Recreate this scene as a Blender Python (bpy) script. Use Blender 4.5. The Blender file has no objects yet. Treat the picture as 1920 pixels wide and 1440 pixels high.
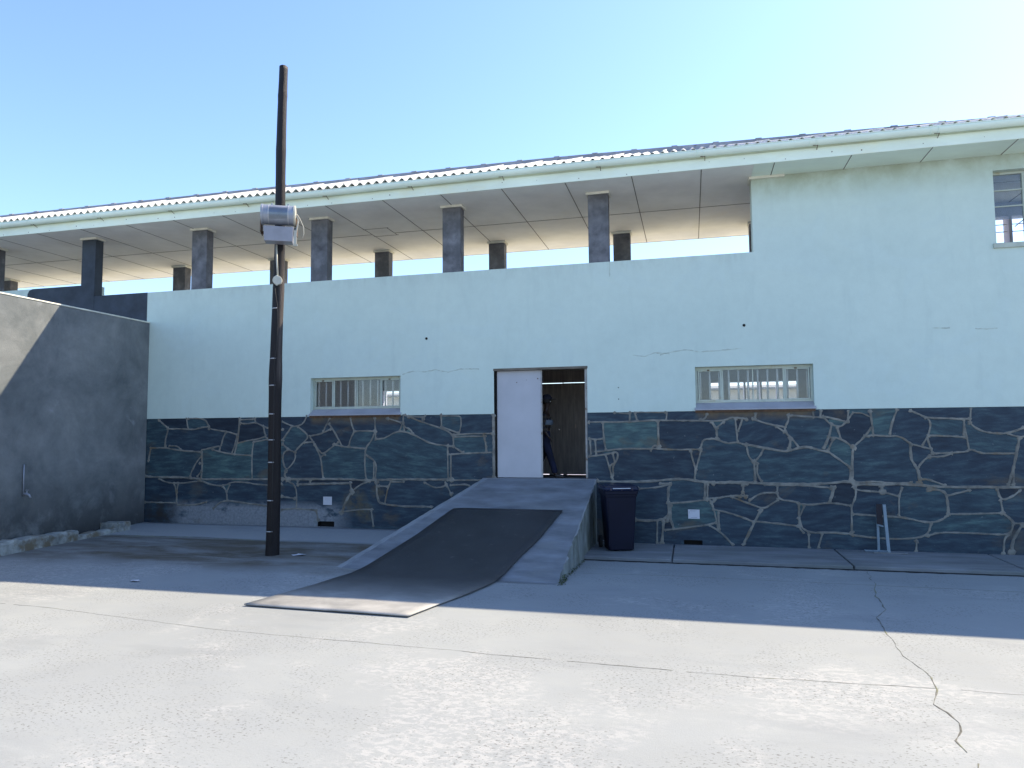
import bpy, bmesh, math, random
import numpy as np
from mathutils import Vector, Matrix
random.seed(7)
R = math.radians
col = bpy.context.scene.collection
scene = bpy.context.scene
MORTAR=[[3,-766,220,-754,211,-745,204],[3,-745,202,-738,202,-712,202,-682,200,-666,204,-646,206],[3,-700,223,-696,203],[3,-695,223,-666,223,-653,218,-646,205],[3,-745,203,-744,196,-749,185,-750,167],[3,-785,163,-750,164,-730,160,-698,157,-664,155],[3,-740,167,-720,167,-713,160],[3,-646,202,-624,198,-599,195,-581,189],[3,-607,194,-614,181,-617,168],[3,-662,159,-639,163,-618,168,-621,157],[3,-637,160,-619,155,-590,150,-549,148],[3,-581,189,-586,166,-593,151],[3,-576,221,-577,193,-582,166,-586,151],[3,-574,219,-541,220],[3,-574,212,-559,210,-540,214,-524,206,-506,200,-479,198],[3,-541,222,-540,214],[3,-580,172,-554,178,-532,180,-516,186,-512,180,-478,178],[3,-512,180,-544,174],[3,-522,206,-518,191,-516,186],[3,-543,174,-546,154,-546,128,-545,103],[3,-662,155,-660,127,-662,102],[3,-662,147,-676,132,-686,113,-688,105],[3,-660,131,-666,132],[3,-662,116,-671,106],[3,-785,161,-790,137],[4,-798,105,-763,103,-709,104,-663,100,-609,101,-548,101,-508,102,-477,104],[3,-763,100,-741,92,-713,91,-679,95,-663,97],[3,-726,91,-719,73,-719,51],[3,-717,91,-719,73],[3,-663,97,-638,89,-609,87,-589,96,-558,95,-534,91,-508,90,-479,92],[3,-611,87,-602,76,-601,59],[3,-596,89,-602,76],[3,-796,52,-723,52],[3,-716,48,-678,48,-649,55],[3,-632,42,-618,55,-601,59,-567,55,-537,52,-507,49],[3,-479,214,-458,205,-445,205,-432,211,-426,225],[3,-458,205,-478,179],[3,-445,204,-420,186,-431,174,-445,162,-451,154],[3,-478,170,-466,160,-451,154],[3,-466,160,-477,152,-477,135,-470,119,-457,130,-449,143,-451,154],[4,-470,119,-474,107,-463,102],[3,-420,186,-399,188,-374,199],[3,-377,219,-385,205,-390,194],[3,-378,209,-365,191,-350,166],[3,-418,183,-413,176,-399,157,-391,150,-374,162,-358,173],[3,-431,173,-412,174],[3,-408,168,-395,145,-393,130,-389,104],[3,-395,145,-387,150],[3,-367,169,-348,165,-325,163,-301,161],[3,-333,220,-329,203,-324,194,-331,183,-336,166],[3,-324,194,-307,195,-283,194],[3,-282,219,-280,180],[3,-281,194,-290,174,-301,162,-302,147,-302,120,-299,104],[3,-280,179,-261,180,-240,193,-220,193,-199,185,-174,172,-156,168,-136,166],[3,-256,218,-229,210],[3,-224,224,-224,212,-231,195],[3,-224,210,-222,195],[3,-222,201,-211,198,-204,188],[3,-299,149,-277,135,-281,104],[3,-283,134,-284,104],[4,-477,102,-444,102,-390,103,-329,103,-299,101,-263,103,-209,104,-129,104],[3,-467,99,-446,89,-446,46],[3,-444,99,-444,90],[4,-444,92,-415,93,-386,94,-332,96],[3,-417,99,-417,94],[3,-332,95,-329,81],[3,-328,80,-312,93,-292,100],[5,-328,80,-339,66,-350,39],[3,-350,41,-317,46,-286,47],[3,-288,44,-284,16],[4,-278,99,-276,62,-261,57,-230,54,-198,54,-167,54],[3,-273,91,-255,90],[3,-248,101,-255,87,-261,58],[3,-248,99,-223,99],[3,-478,43,-447,46,-403,43],[3,-403,43,-399,25],[3,-478,68,-449,65],[3,-220,224,-200,215,-167,204,-141,196,-125,185,-125,165],[3,-213,221,-184,219],[3,-180,223,-184,215],[3,-149,223,-148,200],[3,-146,200,-115,189],[2,-148,221,-117,221,-110,219,-110,202,-114,189],[3,-125,186,-86,188,-49,188],[3,-123,182,-94,183,-64,183],[4,-67,184,-63,170,-62,154],[4,-49,221,-48,109],[3,-136,166,-136,149,-136,129,-135,105],[3,-130,149,-130,105],[3,-125,165,-113,157,-106,153],[3,-134,150,-106,152,-78,153,-49,154],[3,-136,166,-125,165],[3,-136,103,-61,104],[3,-181,98,-163,89,-149,90,-139,94],[3,-141,99,-129,78],[3,-131,94,-103,96,-95,94],[2,170,223,196,220],[2,205,223,257,222],[3,125,207,196,206,241,209,259,208,314,207,352,206,365,213,388,209],[3,197,223,196,206],[3,205,222,209,209],[3,259,222,258,209],[3,150,205,151,177,154,159],[3,125,178,138,176,150,178],[3,127,175,128,151],[3,136,175,137,151],[3,137,155,164,158,176,160,229,160,244,160,274,158,313,159],[3,125,147,155,150,176,156,173,138,160,130],[3,154,148,160,129,165,108],[3,166,152,170,135,165,128,167,114,163,111],[4,244,207,244,163],[3,244,163,237,167,231,157],[3,297,157,300,140,305,125,302,108],[3,314,157,305,125],[3,313,159,316,172,321,176,338,177,356,168,373,171,387,165],[4,333,204,340,192,340,177],[3,340,195,352,205],[3,370,210,372,189,373,171],[3,381,207,374,189],[3,325,218,322,210,314,208],[4,139,104,194,103,239,105,265,109,297,108,312,105,340,103,366,104,385,102],[3,208,92,228,93,253,97,262,101],[3,247,101,262,101],[4,262,100,258,91,258,68,259,50,256,40],[3,258,68,288,70,321,75],[3,319,102,318,77],[3,323,100,322,77],[3,322,77,340,78,357,82,385,82],[3,325,75,332,70,334,75],[3,329,70,333,55,337,36,338,27],[4,200,39,222,38,249,40,258,49],[4,261,64,261,42,266,26],[3,239,37,238,1],[4,250,38,246,1],[3,252,23,281,27,324,34,334,37],[3,324,33,341,23,360,3],[3,339,54,340,27],[4,406,59,395,39,378,4],[3,332,59,353,55,378,47,395,40],[3,361,80,382,72,408,62,417,65,433,77],[3,389,75,403,85,413,88,432,88],[3,395,41,425,39,463,35],[3,398,209,422,200,448,195],[3,403,218,402,209],[3,454,215,453,204,448,196,447,187,457,177,468,162],[3,434,196,447,187],[4,456,176,453,159],[4,386,167,415,161,444,155,457,157,470,162,486,162,495,158,511,155],[3,458,214,492,211,508,210,516,199,531,194,540,202,550,216],[3,491,221,492,211],[3,503,221,502,211],[3,506,212,530,206,542,202],[3,544,220,543,203],[4,518,199,515,181,506,161],[3,514,178,531,176,549,162],[3,527,193,531,176],[3,520,174,512,158],[3,512,155,528,142,544,130],[4,549,161,547,144,545,108],[3,544,130,542,108],[3,549,162,567,179,576,192],[3,576,219,578,200,579,180],[2,551,217,563,217,576,210],[3,572,179,579,182],[3,387,165,389,148,395,140,400,138],[3,413,159,408,148,399,139],[4,398,138,399,106],[3,403,135,402,117,409,106],[4,332,103,363,105,405,103,460,102,513,104,539,108,547,104,552,104],[3,413,101,446,100,473,101,513,97],[3,380,100,379,88,374,80],[3,379,88,383,81],[3,433,99,432,77,459,75,472,68,512,74,542,69],[4,517,97,516,87,511,75],[3,547,99,551,93,549,80,543,69,543,55,542,27],[3,465,70,464,46,465,31,470,25],[3,473,67,464,48],[3,615,221,608,204,603,183],[3,567,180,580,181,603,179,612,180,622,176,632,167,646,163,661,159],[3,634,219,649,212,663,203,658,181,649,165],[3,655,208,666,207,716,205],[3,718,221,716,199],[3,708,204,707,180],[3,658,180,689,179,709,177],[3,708,196,713,158],[3,656,176,662,152],[3,716,199,726,189,738,184,760,182,774,185,788,191],[3,662,152,688,153,711,155,715,159,729,152,749,152,775,152],[4,781,175,777,154,771,127,763,104],[3,772,132,770,104],[3,767,182,779,177,792,178],[4,632,167,631,145,638,131,642,125,642,107],[3,661,151,649,141,641,130],[3,658,147,676,147,688,152],[4,547,103,586,103,624,104,661,101,686,100,734,101,789,101],[3,547,106,581,108,599,105,630,106],[3,644,112,655,112,677,103],[3,550,101,551,93,588,92,612,85],[5,588,102,589,92],[3,617,98,612,85,611,55],[3,545,56,577,54,614,53,654,44,671,50,679,57],[4,656,97,673,95,680,88,680,59],[3,680,87,710,96],[3,681,59,720,60,753,62],[3,752,81,754,62],[3,748,98,752,81,767,86,778,96],[4,754,62,765,52,767,47],[3,767,47,786,47],[3,655,44,653,34],[3,465,67,465,36,477,25,508,26,540,25],[3,543,23,575,19,624,19,650,25,656,44],[3,650,25,667,31,712,31,753,29,764,33,767,47],[3,478,23,478,1],[3,498,23,492,2],[3,763,31,754,25,752,1],[4,778,44,764,20,763,3],[3,634,16,633,1]]

# ------------------------------------------------------------------ materials
def mat(name):
    m = bpy.data.materials.new(name); m.use_nodes = True
    nt = m.node_tree
    for n in list(nt.nodes): nt.nodes.remove(n)
    out = nt.nodes.new('ShaderNodeOutputMaterial')
    p = nt.nodes.new('ShaderNodeBsdfPrincipled')
    nt.links.new(p.outputs[0], out.inputs[0])
    return m, nt, p
def N(nt, t, **kw):
    n = nt.nodes.new(t)
    for k, v in kw.items():
        if k in n.inputs.keys(): n.inputs[k].default_value = v
        else: setattr(n, k, v)
    return n
def noise(nt, scale, detail=4, rough=.55, vec=None, dist=0.0):
    n = N(nt, 'ShaderNodeTexNoise', Scale=scale, Detail=detail, Roughness=rough, Distortion=dist)
    if vec is not None: nt.links.new(vec, n.inputs['Vector'])
    return n.outputs['Fac']
def ramp(nt, fac, stops):
    r = nt.nodes.new('ShaderNodeValToRGB')
    e = r.color_ramp.elements
    while len(e) < len(stops): e.new(.5)
    for i, (p, c) in enumerate(stops):
        e[i].position = p; e[i].color = (c[0], c[1], c[2], 1) if isinstance(c, (tuple, list)) else (c, c, c, 1)
    nt.links.new(fac, r.inputs[0]); return r.outputs[0]
def mix(nt, fac, a, b, mode='MIX'):
    m = nt.nodes.new('ShaderNodeMix'); m.data_type = 'RGBA'; m.blend_type = mode
    for s, v in ((m.inputs[0], fac), (m.inputs[6], a), (m.inputs[7], b)):
        if hasattr(v, 'is_output'): nt.links.new(v, s)
        elif isinstance(v, (int, float)): s.default_value = v if s == m.inputs[0] else (v, v, v, 1)
        else: s.default_value = (v[0], v[1], v[2], 1)
    return m.outputs[2]
def mth(nt, op, a, b=None, c=None, clamp=False):
    m = nt.nodes.new('ShaderNodeMath'); m.operation = op; m.use_clamp = clamp
    for i, v in enumerate((a, b, c)):
        if v is None: continue
        if hasattr(v, 'is_output'): nt.links.new(v, m.inputs[i])
        else: m.inputs[i].default_value = v
    return m.outputs[0]
def pos(nt, scale=(1, 1, 1)):
    tc = nt.nodes.new('ShaderNodeTexCoord')
    mp = nt.nodes.new('ShaderNodeMapping'); mp.inputs['Scale'].default_value = scale
    nt.links.new(tc.outputs['Object'], mp.inputs[0]); return mp.outputs[0]
def xyz(nt):
    tc = nt.nodes.new('ShaderNodeTexCoord'); s = nt.nodes.new('ShaderNodeSeparateXYZ')
    nt.links.new(tc.outputs['Object'], s.inputs[0]); return s.outputs
def bump(nt, p, h, strength=.3, dist=.01):
    b = N(nt, 'ShaderNodeBump', Strength=strength, Distance=dist)
    nt.links.new(h, b.inputs['Height']); nt.links.new(b.outputs[0], p.inputs['Normal'])
def simple(name, c, rough=.7, var=.12, scale=6, metal=0.0, bs=.15, bscale=60, stretch=(1, 1, 1), dirt=None, spec=.5):
    m, nt, p = mat(name)
    v = pos(nt, stretch); c = [q*.78 for q in c]
    f = noise(nt, scale, 6, .6, v)
    lo = [x*(1-var*1.6) for x in c]; hi = [min(1, x*(1+var)) for x in c]
    o = ramp(nt, f, [(.3, lo), (.7, hi)])
    if dirt:
        d = ramp(nt, noise(nt, dirt[1], 8, .65, v), [(dirt[2], 0.0), (dirt[3], 1.0)])
        o = mix(nt, d, o, dirt[0])
    nt.links.new(o, p.inputs['Base Color'])
    p.inputs['Roughness'].default_value = rough; p.inputs['Metallic'].default_value = metal
    p.inputs['Specular IOR Level'].default_value = spec
    if bs: bump(nt, p, noise(nt, bscale, 4, .6, v), bs, .01)
    return m

def m_concrete_yard():
    m, nt, p = mat('yard concrete')
    v = pos(nt)
    big = ramp(nt, noise(nt, .35, 6, .6, v, .6), [(.3, (.240, .256, .259)), (.5, (.272, .290, .291)), (.72, (.305, .324, .322))])
    mid = noise(nt, 2.2, 8, .62, pos(nt, (1, 2.2, 1)))
    c = mix(nt, ramp(nt, mid, [(.35, 0.0), (.68, .55)]), big, (.255, .276, .288))
    # worn screed: pale flakes where the skin has come off
    xg = xyz(nt)
    fz = mth(nt, 'MULTIPLY', mth(nt, 'MULTIPLY_ADD', xg[1], -.6, -3.3, clamp=True), mth(nt, 'MULTIPLY_ADD', xg[0], .5, .4, clamp=True))
    patchm = ramp(nt, mth(nt, 'MULTIPLY_ADD', fz, .09, noise(nt, .6, 4, .6, v, .6)), [(.54, 0.0), (.63, 1.0)])
    fl = ramp(nt, noise(nt, 13, 7, .68, pos(nt, (1, 1.5, 1)), .6), [(.47, 0.0), (.56, 1.0)])
    c = mix(nt, mth(nt, 'MULTIPLY', mth(nt, 'MULTIPLY', patchm, fl), .55), c, (.385, .39, .385))
    # small dark pits
    pm = ramp(nt, noise(nt, 1.3, 3, .5, v), [(.42, 0.0), (.56, 1.0)])
    pits = ramp(nt, noise(nt, 38, 3, .5, pos(nt, (1, 1.5, 1))), [(.36, 1.0), (.41, 0.0)])
    c = mix(nt, mth(nt, 'MULTIPLY', mth(nt, 'MULTIPLY', pm, pits), .7), c, (.10, .10, .10))
    fine = noise(nt, 120, 4, .7, v)
    c = mix(nt, .3, c, ramp(nt, fine, [(.3, .6), (.7, 1.0)]), 'MULTIPLY')
    # damp brown grime near the foot of the wall by the lamp pole and in the corner
    x = xyz(nt)
    lft = mth(nt, 'MULTIPLY_ADD', x[0], -1.2, -.9, clamp=True)
    band = mth(nt, 'MULTIPLY', mth(nt, 'MULTIPLY_ADD', x[1], 8.0, 11.2, clamp=True), lft)
    c = mix(nt, mth(nt, 'MULTIPLY', band, .55), c, (.34, .355, .36))
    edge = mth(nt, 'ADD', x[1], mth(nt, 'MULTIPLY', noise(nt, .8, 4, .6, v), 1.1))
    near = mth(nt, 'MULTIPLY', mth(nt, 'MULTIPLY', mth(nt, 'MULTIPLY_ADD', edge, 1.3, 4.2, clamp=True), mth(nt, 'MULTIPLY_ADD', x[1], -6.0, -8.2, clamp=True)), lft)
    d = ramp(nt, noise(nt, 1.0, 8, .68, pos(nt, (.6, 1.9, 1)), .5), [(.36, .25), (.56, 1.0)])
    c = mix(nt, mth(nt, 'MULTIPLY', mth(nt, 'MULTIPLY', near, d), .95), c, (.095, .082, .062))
    d2 = ramp(nt, noise(nt, .55, 6, .6, pos(nt, (.8, 2.2, 1)), .3), [(.55, 0.0), (.68, .45)])
    c = mix(nt, d2, c, (.185, .20, .21))
    nt.links.new(c, p.inputs['Base Color'])
    p.inputs['Roughness'].default_value = .85
    p.inputs['Specular IOR Level'].default_value = .25
    h = mix(nt, .5, noise(nt, 70, 6, .7, v), noise(nt, 9, 5, .6, v))
    bump(nt, p, h, .35, .012)
    return m
def m_plaster():
    m, nt, p = mat('mint plaster paint')
    v = pos(nt)
    c = ramp(nt, noise(nt, .5, 6, .6, v, .5), [(.25, (.52, .625, .565)), (.5, (.565, .668, .60)), (.75, (.595, .695, .62))])
    # rain streaks
    st = ramp(nt, noise(nt, 1.6, 6, .65, pos(nt, (2.2, 1, .35))), [(.55, 0.0), (.8, .3)])
    c = mix(nt, st, c, (.39, .49, .46))
    pt = ramp(nt, noise(nt, .9, 3, .5, pos(nt, (1, 1, 1.3)), 1.2), [(.56, 0.0), (.585, .35)])
    c = mix(nt, pt, c, (.56, .67, .62))
    fm = ramp(nt, noise(nt, 5, 7, .7, v), [(.35, .95), (.65, 1.0)])
    c = mix(nt, 1.0, c, fm, 'MULTIPLY')
    x = xyz(nt)
    cop = mth(nt, 'MULTIPLY', mth(nt, 'MULTIPLY_ADD', x[2], 3.5, -16.2, clamp=True), mth(nt, 'MULTIPLY_ADD', x[0], -5.0, 20.0, clamp=True))
    dr = ramp(nt, noise(nt, 3.2, 6, .7, pos(nt, (1.6, 1, .5))), [(.45, 0.0), (.72, .55)])
    c = mix(nt, mth(nt, 'MULTIPLY', cop, dr), c, (.36, .42, .38))
    # olive mould just below the soffit, and grey-brown grime under the parapet coping
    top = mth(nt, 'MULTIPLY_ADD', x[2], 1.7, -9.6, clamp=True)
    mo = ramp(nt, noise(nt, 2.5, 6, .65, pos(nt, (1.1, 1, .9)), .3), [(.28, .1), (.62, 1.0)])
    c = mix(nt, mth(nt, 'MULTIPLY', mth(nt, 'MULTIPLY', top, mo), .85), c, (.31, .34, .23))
    nt.links.new(c, p.inputs['Base Color'])
    p.inputs['Roughness'].default_value = .75; p.inputs['Specular IOR Level'].default_value = .3
    bump(nt, p, mix(nt, .5, noise(nt, 55, 5, .65, v), noise(nt, 5, 4, .5, v)), .22, .012)
    return m
def m_stone():
    m, nt, p = mat('blue slate stone')
    a = N(nt, 'ShaderNodeAttribute', attribute_name='tone')
    s = nt.nodes.new('ShaderNodeSeparateColor'); nt.links.new(a.outputs['Color'], s.inputs[0])
    # bedding streaks, rotated differently stone by stone
    tc = nt.nodes.new('ShaderNodeTexCoord')
    vr = N(nt, 'ShaderNodeVectorRotate', rotation_type='Y_AXIS')
    nt.links.new(tc.outputs['Object'], vr.inputs['Vector'])
    nt.links.new(mth(nt, 'MULTIPLY_ADD', s.outputs[1], .7, -.35), vr.inputs['Angle'])
    mp = nt.nodes.new('ShaderNodeMapping'); mp.inputs['Scale'].default_value = (1.1, 1, 5)
    nt.links.new(vr.outputs[0], mp.inputs[0])
    off = nt.nodes.new('ShaderNodeCombineXYZ')
    nt.links.new(mth(nt, 'MULTIPLY', s.outputs[2], 37), off.inputs[0]); nt.links.new(mth(nt, 'MULTIPLY', s.outputs[0], 23), off.inputs[2])
    nt.links.new(off.outputs[0], mp.inputs['Location'])
    f = noise(nt, 2.4, 7, .65, mp.outputs[0], .12)
    c = ramp(nt, f, [(.28, (.013, .022, .036)), (.5, (.027, .047, .066)), (.66, (.050, .086, .100)), (.8, (.095, .14, .145))])
    tone = ramp(nt, s.outputs[0], [(0.0, (.55, .52, .58)), (.4, (.95, .95, 1.0)), (.7, (1.4, 1.5, 1.3)), (1.0, (2.3, 2.4, 1.75))])
    c = mix(nt, 1.0, c, tone, 'MULTIPLY')
    c = mix(nt, ramp(nt, noise(nt, 14, 5, .6, pos(nt)), [(.66, 0.0), (.75, .5)]), c, (.25, .28, .28))
    x = xyz(nt)
    # mortar wash smeared along the foot of the wall left of the ramp
    foot = mth(nt, 'MULTIPLY', mth(nt, 'MULTIPLY_ADD', x[2], -6.0, 3.7, clamp=True), mth(nt, 'MULTIPLY_ADD', x[0], -2.0, -6.5, clamp=True))
    wash = ramp(nt, noise(nt, 1.7, 6, .65, pos(nt, (1, 1, 1.6)), .6), [(.36, 0.0), (.47, 1.0)])
    fine = ramp(nt, noise(nt, 22, 6, .7, pos(nt)), [(.3, (.15, .165, .18)), (.7, (.30, .315, .33))])
    left = mth(nt, 'MULTIPLY_ADD', x[0], 2.0, 15.0, clamp=True)
    c = mix(nt, mth(nt, 'MULTIPLY', mth(nt, 'MULTIPLY', mth(nt, 'MULTIPLY', foot, wash), left), .9), c, fine)
    # rust and dirt washed down below the window sills and beside the vents
    for x0_, x1_ in ((-4.2, -2.28), (3.05, 4.96)):
        mk = mth(nt, 'MULTIPLY', mth(nt, 'MULTIPLY', mth(nt, 'MULTIPLY_ADD', x[2], 7.0, -14.3, clamp=True), mth(nt, 'MULTIPLY_ADD', x[0], 12.0, -12.0*x0_, clamp=True)), mth(nt, 'MULTIPLY_ADD', x[0], -12.0, 12.0*x1_, clamp=True))
        c = mix(nt, mth(nt, 'MULTIPLY', mk, ramp(nt, noise(nt, 5, 6, .7, pos(nt)), [(.3, .3), (.6, 1.0)])), c, (.13, .095, .055))
    for px_, pz_, r_ in ((-3.22, .60, .30), (-2.76, .80, .16), (-3.0, .40, .22), (-7.6, .25, .5)):
        dd = mth(nt, 'ADD', mth(nt, 'POWER', mth(nt, 'ABSOLUTE', mth(nt, 'SUBTRACT', x[0], px_)), 2.0), mth(nt, 'POWER', mth(nt, 'ABSOLUTE', mth(nt, 'SUBTRACT', x[2], pz_)), 2.0))
        mk = mth(nt, 'MULTIPLY_ADD', dd, -1.0/(r_*r_), 1.0, clamp=True)
        c = mix(nt, mth(nt, 'MULTIPLY', mk, ramp(nt, noise(nt, 6, 7, .7, pos(nt)), [(.38, 0.0), (.58, .9)])), c, (.035, .03, .025) if px_ < -5 else (.11, .09, .05))
    # rust-brown grime
    ru = ramp(nt, noise(nt, 1.1, 6, .6, pos(nt, (1, 1, 1.5)), .4), [(.60, 0.0), (.70, .55)])
    c = mix(nt, ru, c, (.11, .085, .055))
    nt.links.new(c, p.inputs['Base Color'])
    p.inputs['Roughness'].default_value = .6; p.inputs['Specular IOR Level'].default_value = .3
    bump(nt, p, mix(nt, .5, f, noise(nt, 30, 5, .65, pos(nt))), .4, .02)
    return m
def m_render_grey():
    m, nt, p = mat('raw cement render')
    v = pos(nt)
    c = ramp(nt, noise(nt, .9, 7, .65, v, .5), [(.3, (.11, .125, .13)), (.5, (.175, .188, .19)), (.7, (.24, .25, .245))])
    c = mix(nt, 1.0, c, ramp(nt, noise(nt, 4.5, 8, .72, v), [(.3, .86), (.7, 1.12)]), 'MULTIPLY')
    x = xyz(nt)
    w = ramp(nt, noise(nt, 1.3, 6, .62, pos(nt, (1, 1, .8)), .7), [(.62, 0.0), (.74, .7)])
    c = mix(nt, w, c, (.32, .34, .36))
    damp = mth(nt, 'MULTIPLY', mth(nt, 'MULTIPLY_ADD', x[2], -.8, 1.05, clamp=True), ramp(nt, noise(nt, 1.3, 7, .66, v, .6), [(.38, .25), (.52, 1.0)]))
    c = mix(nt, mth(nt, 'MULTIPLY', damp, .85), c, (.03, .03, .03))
    nt.links.new(c, p.inputs['Base Color'])
    p.inputs['Roughness'].default_value = .9; p.inputs['Specular IOR Level'].default_value = .2
    bump(nt, p, mix(nt, .5, noise(nt, 40, 6, .7, v), noise(nt, 6, 4, .5, v)), .45, .015)
    return m
def m_glass(name, tint, rough=.03):
    m = bpy.data.materials.new(name); m.use_nodes = True; nt = m.node_tree
    for n in list(nt.nodes): nt.nodes.remove(n)
    out = nt.nodes.new('ShaderNodeOutputMaterial')
    t = N(nt, 'ShaderNodeBsdfTransparent'); t.inputs[0].default_value = (*tint, 1)
    g = N(nt, 'ShaderNodeBsdfGlossy'); g.inputs['Roughness'].default_value = rough
    f = N(nt, 'ShaderNodeFresnel', IOR=1.5)
    dirtn = noise(nt, 9, 6, .65, pos(nt)); d = N(nt, 'ShaderNodeBsdfDiffuse'); d.inputs[0].default_value = (.5, .52, .5, 1)
    ms = nt.nodes.new('ShaderNodeMixShader'); nt.links.new(f.outputs[0], ms.inputs[0])
    nt.links.new(t.outputs[0], ms.inputs[1]); nt.links.new(g.outputs[0], ms.inputs[2])
    m2 = nt.nodes.new('ShaderNodeMixShader'); nt.links.new(mth(nt, 'MULTIPLY', dirtn, .16), m2.inputs[0])
    nt.links.new(ms.outputs[0], m2.inputs[1]); nt.links.new(d.outputs[0], m2.inputs[2])
    nt.links.new(m2.outputs[0], out.inputs[0]); return m
def m_striped():
    m, nt, p = mat('striped knit')
    x = xyz(nt)
    w = mth(nt, 'FRACT', mth(nt, 'MULTIPLY', x[2], 13.0))
    c = ramp(nt, w, [(.0, (.03, .025, .02)), (.45, (.06, .045, .03)), (.5, (.015, .015, .02)), (1.0, (.015, .015, .02))])
    nt.links.new(c, p.inputs['Base Color']); p.inputs['Roughness'].default_value = .9
    return m

def m_mat():
    m, nt, p = mat('black rubber mat')
    v = pos(nt)
    c = ramp(nt, noise(nt, 2.0, 6, .6, v), [(.3, (.012, .014, .019)), (.7, (.022, .026, .032))])
    x = xyz(nt)
    low = mth(nt, 'POWER', mth(nt, 'MULTIPLY_ADD', x[1], -.42, -1.02, clamp=True), 3.0)          # dust on the flat end, paled further to paint in sun glare
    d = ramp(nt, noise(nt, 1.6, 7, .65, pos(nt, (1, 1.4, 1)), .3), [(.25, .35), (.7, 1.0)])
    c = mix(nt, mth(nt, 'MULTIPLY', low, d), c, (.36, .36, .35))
    c = mix(nt, ramp(nt, noise(nt, 9, 6, .7, v), [(.6, 0.0), (.75, .25)]), c, (.2, .2, .2))
    nt.links.new(c, p.inputs['Base Color']); p.inputs['Roughness'].default_value = .55; p.inputs['Specular IOR Level'].default_value = .5
    bump(nt, p, noise(nt, 160, 4, .6, v), .3, .006)
    return m
def m_pole():
    m, nt, p = mat('creosoted timber')
    v = pos(nt, (12, 12, .6))
    c = ramp(nt, noise(nt, 5, 6, .6, v), [(.3, (.005, .004, .005)), (.7, (.014, .011, .012))])
    c = mix(nt, ramp(nt, noise(nt, 6, 8, .65, v), [(.64, 0.0), (.80, .8)]), c, (.045, .037, .033))
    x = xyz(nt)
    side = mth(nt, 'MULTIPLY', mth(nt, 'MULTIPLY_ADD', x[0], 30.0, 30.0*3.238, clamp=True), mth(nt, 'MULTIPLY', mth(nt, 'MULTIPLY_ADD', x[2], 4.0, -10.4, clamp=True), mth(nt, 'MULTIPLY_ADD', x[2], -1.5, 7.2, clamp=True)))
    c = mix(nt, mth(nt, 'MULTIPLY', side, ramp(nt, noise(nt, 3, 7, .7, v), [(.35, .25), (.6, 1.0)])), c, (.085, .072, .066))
    nt.links.new(c, p.inputs['Base Color']); p.inputs['Roughness'].default_value = .6; p.inputs['Specular IOR Level'].default_value = .3
    bump(nt, p, noise(nt, 12, 6, .65, v), .8, .012)
    return m
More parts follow.
